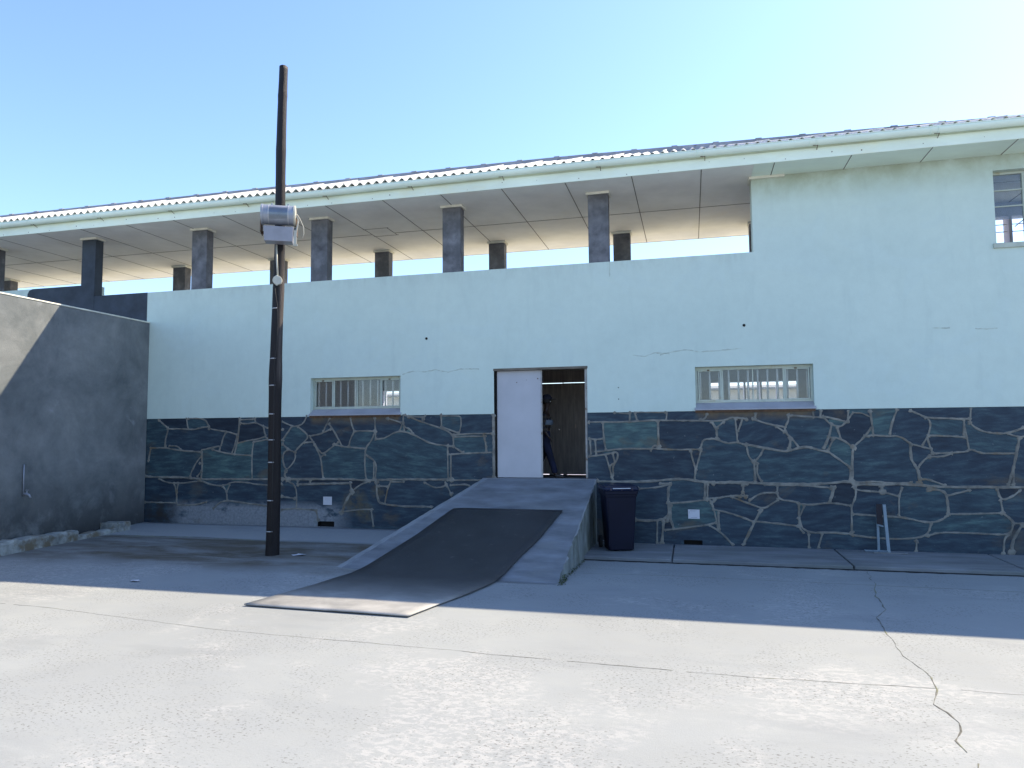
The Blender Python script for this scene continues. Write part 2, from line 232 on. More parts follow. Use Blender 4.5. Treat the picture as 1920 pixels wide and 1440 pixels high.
M = dict(
 yard=m_concrete_yard(), plaster=m_plaster(), stone=m_stone(), render=m_render_grey(),
 mortar=simple('lime mortar', (.27, .262, .228), .9, .35, 5, bs=.5, bscale=40, dirt=((.16, .12, .075), 2.2, .56, .68)),
 column=simple('bare concrete column', (.20, .205, .225), .9, .35, 3.5, bs=.4, bscale=35, dirt=((.10, .105, .115), 3, .48, .62)),
 darkcoat=simple('dark grey coat', (.055, .072, .095), .85, .25, 2.5, bs=.3),
 soffit=simple('off white ceiling board', (1.05, 1.05, .97), .8, .08, 1.1, bs=.08, dirt=((.78, .76, .66), 1.3, .55, .8)),
 strip=simple('joint strip', (.20, .18, .15), .8, .2, 8),
 trim=simple('cream trim', (.98, .97, .82), .7, .12, 4, dirt=((.50, .42, .26), 3, .62, .78)),
 fascia=simple('pale green fascia', (1.02, 1.12, .94), .6, .08, 2.0, stretch=(.5, 1, 1), dirt=((.78, .78, .56), 2.2, .56, .8)),
 gutter=simple('pale green gutter', (.96, 1.10, .95), .45, .06, 2.0, stretch=(.5, 1, 1), dirt=((.72, .76, .56), 2.5, .6, .8)),
 rust=simple('rusty iron', (.14, .08, .045), .85, .3, 20),
 sheet=simple('weathered fibre cement', (.70, .68, .65), .85, .2, 4, dirt=((.30, .30, .30), 7, .55, .7)),
 ridge=simple('grey ridge capping', (.36, .37, .40), .8, .2, 2.5, dirt=((.15, .14, .14), 6, .58, .7)),
 frame=simple('cream window paint', (.58, .64, .54), .5, .12, 5, bs=.1, dirt=((.34, .29, .17), 5, .58, .7)),
 bar=simple('white bar paint', (.95, .96, .96), .45, .1, 6, bs=.05),
 sill=simple('lilac grey sill paint', (.44, .44, .47), .5, .1, 3, bs=.1, dirt=((.25, .23, .24), 5, .58, .75)),
 glass=m_glass('window glass', (.92, .94, .94)), glassd=m_glass('dark window glass', (.80, .88, .96)),
 doorwhite=simple('white door paint', (.55, .56, .60), .5, .06, 1.6, bs=.06, dirt=((.36, .33, .28), 6, .70, .76)),
 doorbrown=simple('brown boards', (.50, .44, .40), .75, .2, 3, stretch=(9, 9, .7), bs=.2),
 lintel=simple('weathered lintel timber', (.22, .19, .15), .85, .3, 9, stretch=(.4, 1, 1)),
 doorframe=simple('worn cream frame', (.46, .45, .42), .7, .2, 8, dirt=((.16, .11, .07), 9, .55, .64)),
 inner=simple('interior paint', (.75, .62, .50), .8, .12, 1.0),
 innerblue=simple('interior blue paint', (.66, .68, .85), .8, .12, 1.0),
 floor=simple('indoor floor', (.17, .16, .15), .7, .15, 3),
 rampc=simple('ramp concrete', (.215, .235, .26), .9, .28, 2.2, stretch=(.6, 1.6, 1), bs=.35, bscale=45, dirt=((.18, .19, .19), 1.5, .55, .72)),
 rampedge=simple('worn ramp edge', (.30, .325, .345), .9, .25, 2.5, bs=.5, bscale=30, dirt=((.20, .21, .21), 2.5, .5, .65)),
 rampside=simple('mossy ramp render', (.22, .255, .25), .9, .3, 3, stretch=(1, 1, .5), bs=.5, bscale=30, dirt=((.06, .07, .05), 2, .5, .65)),
 apron=simple('apron concrete', (.235, .25, .26), .9, .25, 1.5, stretch=(.6, 2, 1), bs=.3, dirt=((.15, .165, .16), 1.3, .5, .68)),
 kerb=simple('whitewashed broken concrete', (.36, .38, .36), .9, .35, 5, bs=.9, bscale=14, dirt=((.15, .125, .085), 2.6, .5, .6)),
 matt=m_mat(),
 crack=simple('crack dirt', (.16, .16, .14), .95, .4, 8, dirt=((.17, .18, .10), 3, .5, .6)),
 crackpale=simple('crack filler', (.60, .69, .60), .9, .15, 6),
 hole=simple('opening black', (.01, .01, .01), .95, .1, 5),  # plain black paints in the dark of openings and gaps
 pole=m_pole(),
 tin=simple('galvanised steel', (.36, .39, .45), .4, .12, 7, metal=.35),
 greybox=simple('grey enamel', (.33, .33, .37), .45, .08, 5),
 cream=simple('aged white plastic', (.55, .54, .46), .6, .12, 9),
 clip=simple('steel band', (.55, .56, .57), .4, .12, 20, metal=.3),
 binblue=simple('dark blue plastic', (.003, .0055, .022), .55, .12, 3, bs=.06, bscale=160, spec=.22),
 lidblue=simple('dark blue lid plastic', (.006, .010, .04), .25, .12, 3, bs=.05, bscale=160),
 rubber=simple('black tyre rubber', (.02, .02, .02), .8, .1, 9),
 glint_strip=simple('pale sticker', (.62, .66, .70), .5, .05, 9),
 paper=simple('white notice', (.66, .67, .72), .6, .04, 14, bs=0),
 ink=simple('faded ink', (.36, .37, .42), .7, .1, 20, bs=0),
 post=simple('pale blue steel', (.24, .32, .38), .5, .12, 7),
 plate=simple('dark brown plate', (.035, .028, .035), .7, .2, 9),
 moss=simple('moss and weed', (.065, .09, .03), .9, .4, 30),
 skin=simple('skin', (.05, .028, .02), .55, .05, 9, bs=0),
 hair=simple('black hair', (.01, .009, .008), .7, .1, 9),
 shirt=m_striped(), band=simple('grey knit band', (.16, .20, .24), .9, .05, 9),
 jeans=simple('blue denim', (.010, .014, .045), .9, .35, 7, bs=.2),
 shoe=simple('brown shoe leather', (.05, .035, .028), .5, .15, 9), capm=simple('navy cap cloth', (.014, .015, .03), .8, .1, 9),
 sand=simple('dry sandy ground', (.60, .56, .42), .95, .15, 1.2, bs=.4),
 farwall=simple('far white wall', (.60, .62, .62), .8, .08, 1.0),
 farroof=simple('far roof sheet', (.30, .30, .31), .8, .1, 2.0),
)

# ------------------------------------------------------------------ object helpers
def tag(o, label=None, cat=None, group=None, kind=None):
    if label: o['label'] = label
    if cat: o['category'] = cat
    if group: o['group'] = group
    if kind: o['kind'] = kind
    return o
def empty(name, loc, label, cat, group=None):
    o = bpy.data.objects.new(name, None); col.objects.link(o); o.location = loc
    return tag(o, label, cat, group)
def link(name, me, material, parent=None, bevel=0, smooth=False, loc=None):
    o = bpy.data.objects.new(name, me); col.objects.link(o)
    if material: me.materials.append(material)
    if parent:
        o.parent = parent
        o.matrix_parent_inverse = Matrix.Translation(-Vector(world_loc(parent)))
    if smooth:
        for f in me.polygons: f.use_smooth = True
    if bevel:
        b = o.modifiers.new('bevel', 'BEVEL'); b.width = bevel; b.segments = 2; b.limit_method = 'ANGLE'; b.angle_limit = R(40)
        b.harden_normals = False
    return o
def world_loc(o):
    l = Vector(o.location)
    if o.parent: return l + (Vector(world_loc(o.parent)) if False else Vector((0, 0, 0)))
    return l
class MB:
    """collects shapes in world coordinates, linked as one mesh"""
    def __init__(s): s.bm = bmesh.new()
    def box(s, x0, x1, y0, y1, z0, z1, xf=None):
        v = [s.bm.verts.new(p) for p in ((x0,y0,z0),(x1,y0,z0),(x1,y1,z0),(x0,y1,z0),(x0,y0,z1),(x1,y0,z1),(x1,y1,z1),(x0,y1,z1))]
        if xf:
            for q in v: q.co = xf @ q.co
        for f in ((0,3,2,1),(4,5,6,7),(0,1,5,4),(1,2,6,5),(2,3,7,6),(3,0,4,7)): s.bm.faces.new([v[i] for i in f])
        return s
    def hexa(s, pts):
        v = [s.bm.verts.new(p) for p in pts]
        for f in ((0,3,2,1),(4,5,6,7),(0,1,5,4),(1,2,6,5),(2,3,7,6),(3,0,4,7)): s.bm.faces.new([v[i] for i in f])
        return s
    def prism(s, prof, axis, a0, a1):
        """closed profile of 2-D points extruded along axis ('x': profile is (y,z); 'z': (x,y); 'y': (x,z))"""
        def P(q, a): return {'x': (a, q[0], q[1]), 'y': (q[0], a, q[1]), 'z': (q[0], q[1], a)}[axis]
        A = [s.bm.verts.new(P(q, a0)) for q in prof]; B = [s.bm.verts.new(P(q, a1)) for q in prof]
        n = len(prof)
        s.bm.faces.new(A); s.bm.faces.new(B[::-1])
        for i in range(n): s.bm.faces.new((A[i], B[i], B[(i+1) % n], A[(i+1) % n]))
        return s
    def tube(s, pts, rad, seg=10, caps=True):
        pts = [Vector(p) for p in pts]
        rads = rad if isinstance(rad, (list, tuple)) else [rad]*len(pts)
        rings = []
        for i, p in enumerate(pts):
            t = (pts[min(i+1, len(pts)-1)] - pts[max(i-1, 0)]).normalized()
            up = Vector((0, 1, 0)) if abs(t.y) < .9 else Vector((1, 0, 0))
            a = t.cross(up).normalized(); b = t.cross(a)
            rings.append([s.bm.verts.new(p + (a*math.cos(2*math.pi*k/seg) + b*math.sin(2*math.pi*k/seg))*rads[i]) for k in range(seg)])
        for A, B in zip(rings, rings[1:]):
            for k in range(seg): s.bm.faces.new((A[k], A[(k+1) % seg], B[(k+1) % seg], B[k]))
        if caps: s.bm.faces.new(rings[0][::-1]); s.bm.faces.new(rings[-1])
        return s
    def crackline(s, pts, w, seed, amp=.03):
        r_ = random.Random(seed); P = [pts[0]]
        for a, b in zip(pts, pts[1:]):
            n = max(1, int(math.dist(a, b)/.12))
            for k in range(1, n+1):
                e = amp*(0 if k == n else 1)
                P.append((a[0]+(b[0]-a[0])*k/n + r_.uniform(-e, e), a[1]+(b[1]-a[1])*k/n + r_.uniform(-e, e)*.7))
        i = 0
        while i < len(P)-1:        # broken into runs so that the line fades in and out
            j = min(len(P)-1, i + r_.randint(3, 9))
            s.ribbon(P[i:j+1], w*r_.uniform(.5, 1.3), .002, .001, .8, 'xy', gz, .05)
            i = j + (1 if r_.random() < .25 else 0)
        return s
    def ribbon(s, pts, w, y, t, jit=0.0, plane='xz', zf=None, step=.07):
        """raised ribbon following a polyline on the wall (plane xz, front at y-t) or on the ground (plane xy)"""
        P = []
        for a, b in zip(pts, pts[1:]):
            d = math.dist(a, b); n = max(1, int(d/step))
            for k in range(n): P.append((a[0]+(b[0]-a[0])*k/n, a[1]+(b[1]-a[1])*k/n))
        P.append(pts[-1])
        L = []
        for i, p in enumerate(P):
            a = P[max(i-1, 0)]; b = P[min(i+1, len(P)-1)]
            d = math.hypot(b[0]-a[0], b[1]-a[1]) or 1; nx, nz = -(b[1]-a[1])/d, (b[0]-a[0])/d
            ww = w*.5*(1 + random.uniform(-jit, jit)); o = random.uniform(-jit, jit)*w*.3
            l = (p[0]+nx*(ww+o), p[1]+nz*(ww+o)); r = (p[0]-nx*(ww-o), p[1]-nz*(ww-o))
            c = (p[0]+nx*o, p[1]+nz*o)
            row = []
            for q, h in ((l, 0), ((l[0]*.7+c[0]*.3, l[1]*.7+c[1]*.3), t), ((r[0]*.7+c[0]*.3, r[1]*.7+c[1]*.3), t), (r, 0)):
                if plane == 'xz': row.append(s.bm.verts.new((q[0], y-h, q[1])))
                else: row.append(s.bm.verts.new((q[0], q[1], zf(q[0], q[1]) + y + h)))
            L.append(row)
        for A, B in zip(L, L[1:]):
            for k in range(3): s.bm.faces.new((A[k], A[k+1], B[k+1], B[k]))
        return s
    def islands(s, name, material, parent=None, bevel=0, smooth=False):
        """every loose piece becomes an object of its own"""
        s.bm.verts.ensure_lookup_table(); seen = set(); outs = []
        for v0 in s.bm.verts:
            if v0 in seen: continue
            st = [v0]; seen.add(v0); grp = []
            while st:
                v = st.pop(); grp.append(v)
                for e in v.link_edges:
                    o = e.other_vert(v)
                    if o not in seen: seen.add(o); st.append(o)
            mb = MB(); mp = {v: mb.bm.verts.new(v.co) for v in grp}; fs = {f for v in grp for f in v.link_faces}
            for f in sorted(fs, key=lambda f: f.index): mb.bm.faces.new([mp[v] for v in f.verts])
            outs.append(mb.build(name, material, parent, bevel, smooth))
        s.bm.free(); return outs
    def build(s, name, material, parent=None, bevel=0, smooth=False, normals=True):
        if normals: bmesh.ops.recalc_face_normals(s.bm, faces=s.bm.faces)
        me = bpy.data.meshes.new(name); s.bm.to_mesh(me); s.bm.free()
        return link(name, me, material, parent, bevel, smooth)

def holed(bm, xs, zs, solid, y0, y1):
    """a wall slab between y0 and y1 made of grid cells, left open where solid() is False"""
    xs = sorted(set(xs)); zs = sorted(set(zs)); V = {}
    def v(i, j, k):
        if (i, j, k) not in V: V[(i, j, k)] = bm.verts.new((xs[i], (y0, y1)[k], zs[j]))
        return V[(i, j, k)]
    nx, nz = len(xs)-1, len(zs)-1
    S = [[solid((xs[i]+xs[i+1])/2, (zs[j]+zs[j+1])/2) for j in range(nz)] for i in range(nx)]
    g = lambda i, j: 0 <= i < nx and 0 <= j < nz and S[i][j]
    for i in range(nx):
        for j in range(nz):
            if not S[i][j]: continue
            bm.faces.new((v(i,j,0), v(i+1,j,0), v(i+1,j+1,0), v(i,j+1,0)))
            bm.faces.new((v(i,j,1), v(i,j+1,1), v(i+1,j+1,1), v(i+1,j,1)))
            if not g(i-1, j): bm.faces.new((v(i,j,0), v(i,j+1,0), v(i,j+1,1), v(i,j,1)))
            if not g(i+1, j): bm.faces.new((v(i+1,j,0), v(i+1,j,1), v(i+1,j+1,1), v(i+1,j+1,0)))
            if not g(i, j-1): bm.faces.new((v(i,j,0), v(i,j,1), v(i+1,j,1), v(i+1,j,0)))
            if not g(i, j+1): bm.faces.new((v(i,j+1,0), v(i+1,j+1,0), v(i+1,j+1,1), v(i,j+1,1)))
def inside(x, z, rects): return any(a < x < b and c < z < d for a, b, c, d in rects)

# ------------------------------------------------------------------ ground
def ss(a, b, x):
    t = max(0, min(1, (x-a)/(b-a))); return t*t*(3-2*t)
def lin(x, pts):
    for (a, b), (c, d) in zip(pts, pts[1:]):
        if x <= c: return b + (d-b)*max(0, (x-a))/(c-a)
    return pts[-1][1]
def gz(x, y):
    if y > .02: return -.06
    right = lin(-y, [(0, -.06), (1.5, -.06), (4.7, 0), (99, 0)])
    left = lin(-y, [(0, .114), (1.5, .065), (3.0, .035), (4.8, .0), (99, 0)])
    w = ss(-.6, -2.2, x)
    return right*(1-w) + left*w
def ground():
    xs = [-3000, -300, -60, -30, -18] + [-14 + .25*i for i in range(97)] + [14, 20, 40, 300, 3000]
    ys = [-3000, -300, -60, -25, -15] + [-12 + .2*i for i in range(61)] + [.021, .3, 4, 12, 40, 300, 3000]
    bm = bmesh.new()
    V = [[bm.verts.new((x, y, gz(x, y) if abs(x) < 15 else 0 if y < -1 else -.06)) for y in ys] for x in xs]
    for i in range(len(xs)-1):
        for j in range(len(ys)-1): bm.faces.new((V[i][j], V[i+1][j], V[i+1][j+1], V[i][j+1]))
    me = bpy.data.meshes.new('ground'); bm.to_mesh(me); bm.free()
    o = link('ground', me, M['yard'], smooth=True); o['kind'] = 'structure'; return o
g = ground()
def part_of_ground(mb, name, m): return mb.build(name, M[m], g, normals=False)
for sd_i, (w, amp, pts) in enumerate(((.010, .03, [(5.3,-1.5),(5.2,-2.3),(5.0,-3.2),(4.95,-3.9)]),
        (.008, .015, [(4.95,-3.9),(4.76,-4.3),(4.735,-4.6),(4.66,-5.6),(4.72,-6.0),(4.68,-6.38)]),
        (.010, .025, [(4.68,-6.38),(4.56,-6.7),(4.62,-7.0),(4.50,-7.3),(4.52,-7.6),(4.40,-8.1)]),
        (.004, .012, [(1.0,-6.30),(1.2,-6.33),(3.4,-6.42),(4.7,-6.36),(5.3,-6.36),(9,-6.5)]),
        (.005, .008, [(1.5,-2.55),(2.6,-2.45),(4.2,-2.5),(9,-2.6)]),
        (.0025, .010, [(-7,-5.7),(-4,-5.85),(-1.5,-6.2),(1.0,-6.30)]))):
    cr = MB(); cr.crackline(pts, w, sd_i+3, amp); part_of_ground(cr, 'crack', 'crack')

# paved strip along the wall foot, right of the ramp
ap = MB()
for a, b in ((1.30, 2.655), (2.675, 5.14), (5.165, 7.3), (7.32, 9.6), (9.62, 13)):
    ap.hexa([(a,-1.40,-.16),(b,-1.40,-.16),(b,0,-.16),(a,0,-.16),(a,-1.40,-.004),(b,-1.40,-.004),(b,0,.0),(a,0,.0)])
tag(ap.build('pavement', M['apron'], bevel=.012), kind='structure')
gap = MB(); gap.ribbon([(1.35,-1.43),(3,-1.43),(6,-1.43),(9,-1.43),(13,-1.43)], .065, -.055, .004, .5, 'xy', lambda x, y: 0, .08)  # black strip paints in the shade along the pavement's front edge
part_of_ground(gap, 'edge_line', 'hole')
lg = MB(); lg.ribbon([(-7.4,-1.45),(-5.5,-1.35),(-4,-1.5),(-2.3,-1.5)], .035, .002, .002, .9, 'xy', gz, .07)
part_of_ground(lg, 'edge_line', 'crack')

rb_ = MB(); rb_.box(-40, 40, 3.0, 19.4, -.12, -.035); tag(rb_.build('rear_yard', M['sand']), kind='structure')
# ------------------------------------------------------------------ building
Z1, Z2, Z3 = 2.2327, 4.891, 6.174
XL, XR = -19.0, 12.5
bld = empty('long_building', (0, 0, 0), 'long pale mint building with slate stone base, columned upper gallery and corrugated roof', 'building')
WR = (3.075, 4.94, 2.25, 2.98); WL = (-4.182, -2.30, 2.25, 2.984); UW = (7.655, 8.62, 4.766, 5.925)
DO = (-.47, 1.235, 1.06, 3.055)
# plaster wall
mb = MB()
xs = [XL, -13, -8, WL[0], WL[1], DO[0], DO[1], WR[0], WR[1], 4.07, UW[0], UW[1], XR]
xs += [-9.42]; zs = [Z1, WR[2], WR[3], DO[3], Z2, 5.14, UW[2], UW[3], Z3-.003]
def sol(x, z):
    if inside(x, z, (WR, WL, UW, (DO[0], DO[1], 0, DO[3]))): return False
    return z < Z2 or x > 4.07 or (z < 5.14 and x < -9.42)
holed(mb.bm, xs, zs, sol, -.008, .28)
wall = mb.build('wall', M['plaster'], bld)
# concrete block parapet edge is part of the same plaster
# dark coated stretch of the wall left of the corner
mb = MB()
prof = [(-11.2, 3.6), (-8.03, 3.6), (-8.03, Z2+.002), (-9.418, Z2+.002), (-9.418, 5.142), (-11.06, 5.142), (-11.15, 5.11), (-11.2, 5.03)]
mb.prism(prof, 'y', -.012, .10); o = mb.build('wall_coating', M['darkcoat'], wall)
# patched cracks and drain holes in the plaster
mb = MB()
for pts in (([(2.04,3.22),(2.25,3.19),(2.42,3.25),(2.66,3.22)], [(2.5,3.21),(2.75,3.26),(2.95,3.28),(3.15,3.235),(3.5,3.25),(3.83,3.27)][0:6]),
            ([(-2.26,3.00),(-2.05,3.06),(-1.8,3.04),(-1.6,3.07),(-1.35,3.02),(-1.1,3.07),(-.75,3.06)],),
            ([(6.7,3.49),(6.85,3.475),(6.95,3.48)], [(7.3,3.45),(7.45,3.44),(7.6,3.445)]), ([(1.66,4.62),(1.665,4.89)],)):
    for q in pts: mb = MB(); mb.ribbon(q, .015, -.0085, .002, .9, 'xz', None, .035); mb.build('plaster_crack', M['crackpale'], wall, normals=False)
for x, z in ((-1.776, 3.662), (3.887, 3.657)):
    mb = MB(); mb.tube([(x, -.016, z), (x, -.006, z)], .024, 10); mb.build('pipe_hole', M['hole'], wall)
for x, z in ((1.78, 2.66), (1.78, 2.46)):
    mb = MB(); mb.tube([(x, -.012, z), (x, -.006, z)], .01, 8); mb.build('screw_hole', M['hole'], wall)

# stone base: a fine grid of faces, each stone outlined by the mortar lines gets its own tone
mb = MB()
step = .025
gx0, gx1, gz0, gz1 = XL, XR, -.25, Z1-.002
fine0, fine1 = -8.0, 8.9
nx = int(round((fine1-fine0)/step)); nz = int(round((gz1-gz0)/step)); dx = (fine1-fine0)/nx; dz = (gz1-gz0)/nz
occ = np.zeros((nx, nz), dtype=np.int32)
for l in MORTAR:
    p = l[1:]
    P = [(p[i]/100, p[i+1]/100) for i in range(0, len(p), 2)]
    for (a, b), (c, d) in zip(P, P[1:]):
        n = max(2, int(math.dist((a, b), (c, d))/(step*.4)))
        for k in range(n+1):
            x = a+(c-a)*k/n; z = b+(d-b)*k/n
            for ddx, ddz in ((0, 0), (.5, 0), (0, .5), (-.5, 0), (0, -.5)):
                i = int((x-fine0)/dx+ddx); j = int((z-gz0)/dz+ddz)
                if 0 <= i < nx and 0 <= j < nz: occ[i, j] = -1
lab = 0
for i in range(nx):
    for j in range(nz):
        if occ[i, j] == 0:
            lab += 1; st = [(i, j)]; occ[i, j] = lab
            while st:
                a, b = st.pop()
                for c, d in ((a+1, b), (a-1, b), (a, b+1), (a, b-1)):
                    if 0 <= c < nx and 0 <= d < nz and occ[c, d] == 0: occ[c, d] = lab; st.append((c, d))
for _ in range(2):     # mortar cells take a neighbour's stone so that no seams show beside the ribbon
    cp = occ.copy()
    for i in range(1, nx-1):
        for j in range(1, nz-1):
            if cp[i, j] == -1: occ[i, j] = max(cp[i+1, j], cp[i-1, j], cp[i, j+1], cp[i, j-1])
rs = random.Random(3)
tones = {k: (min(1, max(0, rs.gauss(.42, .24))), rs.random()**1.0*.5+.25 if rs.random() < .75 else rs.random(), rs.random()) for k in range(-1, lab+1)}
holes = [(DO[0], DO[1], 1.06, 9), (-4.0, -3.65, .122, .225), (2.82, 3.13, -.005, .068)]
HX = [h for r in holes for h in r[:2]]
xs = sorted([XL, -12] + [fine0+dx*i for i in range(nx+1)] + [XR]); zs = [gz0+dz*j for j in range(nz+1)]
bm = mb.bm; cl = bm.loops.layers.float_color.new('tone')
V = {}
def vv(i, j):
    if (i, j) not in V: V[(i, j)] = bm.verts.new((xs[i], 0.0, zs[j]))
    return V[(i, j)]
for i in range(len(xs)-1):
    for j in range(len(zs)-1):
        cx_, cz_ = (xs[i]+xs[i+1])/2, (zs[j]+zs[j+1])/2
        if inside(cx_, cz_, holes): continue
        f = bm.faces.new((vv(i, j), vv(i+1, j), vv(i+1, j+1), vv(i, j+1)))
        ii, jj = int((cx_-fine0)/dx), int((cz_-gz0)/dz)
        t = tones[int(occ[ii, jj])] if fine0 < cx_ < fine1 else (.4, .5, .3)
        for l in f.loops: l[cl] = (*t, 1)
for a, b in ((XL, DO[0]-.02), (DO[1]+.02, XR)):
    mb2 = MB(); mb2.box(a, b, .012, .28, .4, Z1-.004)
    mb2.build('core_wall', M['render'], bld)
mb2 = MB(); mb2.box(DO[0]-.02, DO[1]+.02, .012, .28, -.25, .98); mb2.build('core_wall', M['render'], bld)
stone = mb.build('stone_base', M['stone'], bld)
mb = MB()
rr = random.Random(5)
for l in MORTAR:
    p = l[1:]; P = [(p[i]/100, p[i+1]/100) for i in range(0, len(p), 2)]
    if len(P) > 2:
        for _ in range(2):
            Q = [P[0]]
            for a, b in zip(P, P[1:]): Q += [(a[0]*.75+b[0]*.25, a[1]*.75+b[1]*.25), (a[0]*.25+b[0]*.75, a[1]*.25+b[1]*.75)]
            P = Q + [P[-1]]
    hh = .009 + rr.uniform(0, .004); ww = max(.024, l[0]/100*1.08)
    mb.ribbon(P, ww, 0.0015, hh, .26, 'xz', None, .055)
    for (ex, ez) in (P[0], P[-1]):        # trowelled blob where joints meet
        k_ = rr.randint(5, 8); r0 = ww*rr.uniform(.75, 1.35); cv = mb.bm.verts.new((ex, .0015-hh-.0012, ez)); rg0 = []; rg1 = []
        for q_ in range(k_):
            a_ = 2*math.pi*(q_+rr.uniform(-.3, .3))/k_; rx = r0*rr.uniform(.6, 1.25)
            rg0.append(mb.bm.verts.new((ex+rx*math.cos(a_), .0015, ez+rx*math.sin(a_)))); rg1.append(mb.bm.verts.new((ex+rx*.7*math.cos(a_), .0015-hh, ez+rx*.7*math.sin(a_))))
        for q_ in range(k_):
            n_ = (q_+1) % k_
            mb.bm.faces.new((rg0[q_], rg0[n_], rg1[n_], rg1[q_])); mb.bm.faces.new((rg1[q_], rg1[n_], cv))
mb.ribbon([(XL, 1.045), (-12, 1.05), (-7.9, 1.05)], .045, .0015, .01, .4, 'xz')
mb.build('mortar', M['mortar'], stone, normals=False)
# vents at the wall foot
for a, b, c, d in holes[1:]:
    mb = MB(); mb.box(a-.01, b+.01, .10, .11, c-.01, d+.01); mb.box(a-.01, b+.01, .002, .11, d, d+.008); mb.box(a-.01, a, .002, .11, c, d); mb.box(b, b+.01, .002, .11, c, d)
    mb.build('vent', M['hole'], bld)
# reveal of the door in the stone part
mb = MB(); mb.box(DO[0]-.035, DO[0], .002, .27, 1.075, DO[3]); mb.build('door_reveal', M['mortar'], bld)

# rear wall with its door and windows
bw = [(3.30, 3.40), (3.60, 5.16)]
BD = (-.95, 1.25, .985, 3.3)
rects = [(3.39, 3.62, 2.0, 2.885), (3.75, 4.05, 2.0, 2.885), (4.08, 4.36, 2.0, 2.885), (4.39, 4.68, 2.0, 2.885), (4.71, 5.08, 2.0, 2.885), (-3.89, -3.2, 2.35, 2.87), BD, (8.3, 8.89, 4.95, 5.90), (8.945, 10.4, 4.95, 5.90)]
mb = MB()
xs = [XL, XR, 6.2] + [r[0] for r in rects] + [r[1] for r in rects]; zs = [-.25, 4.8, Z3-.003] + [r[2] for r in rects] + [r[3] for r in rects]
holed(mb.bm, xs, zs, lambda x, z: not inside(x, z, rects) and (z < 4.8 or x > 6.2), 2.65, 2.9)
mb.build('rear_wall', M['innerblue'], bld)
mb = MB(); mb.box(XL, XR, 2.44, 2.53, 5.93, 5.99) if False else mb.box(8.7, 10.2, 2.75, 2.765, 5.20, 5.215); mb.box(8.7, 10.2, 2.75, 2.765, 5.62, 5.635); mb.box(8.7, 10.2, 2.75, 2.765, 5.76, 5.775)
mb.islands('railing', M['bar'], bld)
# floors and partitions
mb = MB(); mb.box(XL, XR, .285, 2.645, 3.85, 4.0); mb.build('upper_floor', M['floor'], bld)
mb = MB(); mb.hexa([(-1.2,.285,.8),(1.6,.285,.8),(1.6,2.645,.8),(-1.2,2.645,.8),(-1.2,.285,1.066),(1.6,.285,1.066),(1.6,2.645,.985),(-1.2,2.645,.985)])
mb.box(DO[0], DO[1], .014, .284, .985, 1.074)
mb.build('floor', M['floor'], bld)
mb = MB(); mb.box(-8.3, -1.2, .285, 2.645, .8, .98); mb.box(1.6, 12, .285, 2.645, .8, .98); mb.build('floor', M['floor'], bld)
mb = MB()
for x in (-8.3, -1.3, 1.6, 5.9): mb = MB(); mb.box(x, x+.1, .285, 2.645, .98, 3.85); mb.build('partition', M['inner'], bld)
for x in (4.6, 6.9): mb = MB(); mb.box(x, x+.1, .285, 2.645, 4.0, Z3-.003); mb.build('partition', M['innerblue'], bld)

# rear door with gaps that let the daylight through
mb = MB()
gaps = [(-.4, .33, 2.940, 2.955), (.345, 1.2, 2.943, 2.957), (-.55, .02, .985, 1.0), (.25, .32, .985, .996), (.40, 1.2, .985, .994), (.474, .518, 2.55, 2.592),
        (.606, .611, 2.58, 2.63), (.600, .607, 1.98, 2.06), (.597, .602, 1.05, 1.12), (.238, .252, 1.945, 1.962), (.604, .61, 2.13, 2.145), (.590, .595, 1.3, 1.34)]
xs = [BD[0]-.05, BD[1]+.05] + [q for r in gaps for q in r[:2]]; zs = [.985, 3.32] + [q for r in gaps for q in r[2:]]
holed(mb.bm, xs, zs, lambda x, z: not inside(x, z, gaps), 2.60, 2.645)
rd = mb.build('rear_door', M['doorbrown'], bld)
mb = MB(); mb.box(.585, .5895, 2.59, 2.5995, 1.0, 2.94)
for z in (1.35, 2.5): mb.box(-.5, .58, 2.592, 2.5995, z, z+.09)
mb.build('door_rail', M['doorbrown'], rd)

# front door: leaf, frame posts, lintel
fd = MB(); fd.box(-.432, .405, .07, .11, 1.085, 3.012); leaf = fd.build('door', M['doorwhite'], bld, bevel=.004)
tag(leaf, 'closed white leaf')
mb = MB(); mb.box(.385, .409, .062, .0695, 1.09, 3.0); mb.build('edge_strip', M['doorframe'], leaf)
for x, z, r_ in ((.33, 2.86, .012), (-.06, 2.80, .009), (.12, 2.84, .006)): mb = MB(); mb.tube([(x, .066, z), (x, .0695, z)], r_, 8); mb.build('bolt_hole', M['rust'], leaf)
mb = MB(); mb.box(DO[0]+.002, -.434, .06, .13, 1.078, 3.012); mb.build('door_frame', M['hole'], bld)
mb = MB(); mb.box(1.185, DO[1]-.002, .03, .13, 1.078, 3.012); mb.build('door_frame', M['doorframe'], bld, bevel=.003)
mb = MB(); mb.box(DO[0]-.01, DO[1]+.01, -.012, .16, 3.014, 3.056); mb.build('lintel', M['lintel'], bld, bevel=.003)

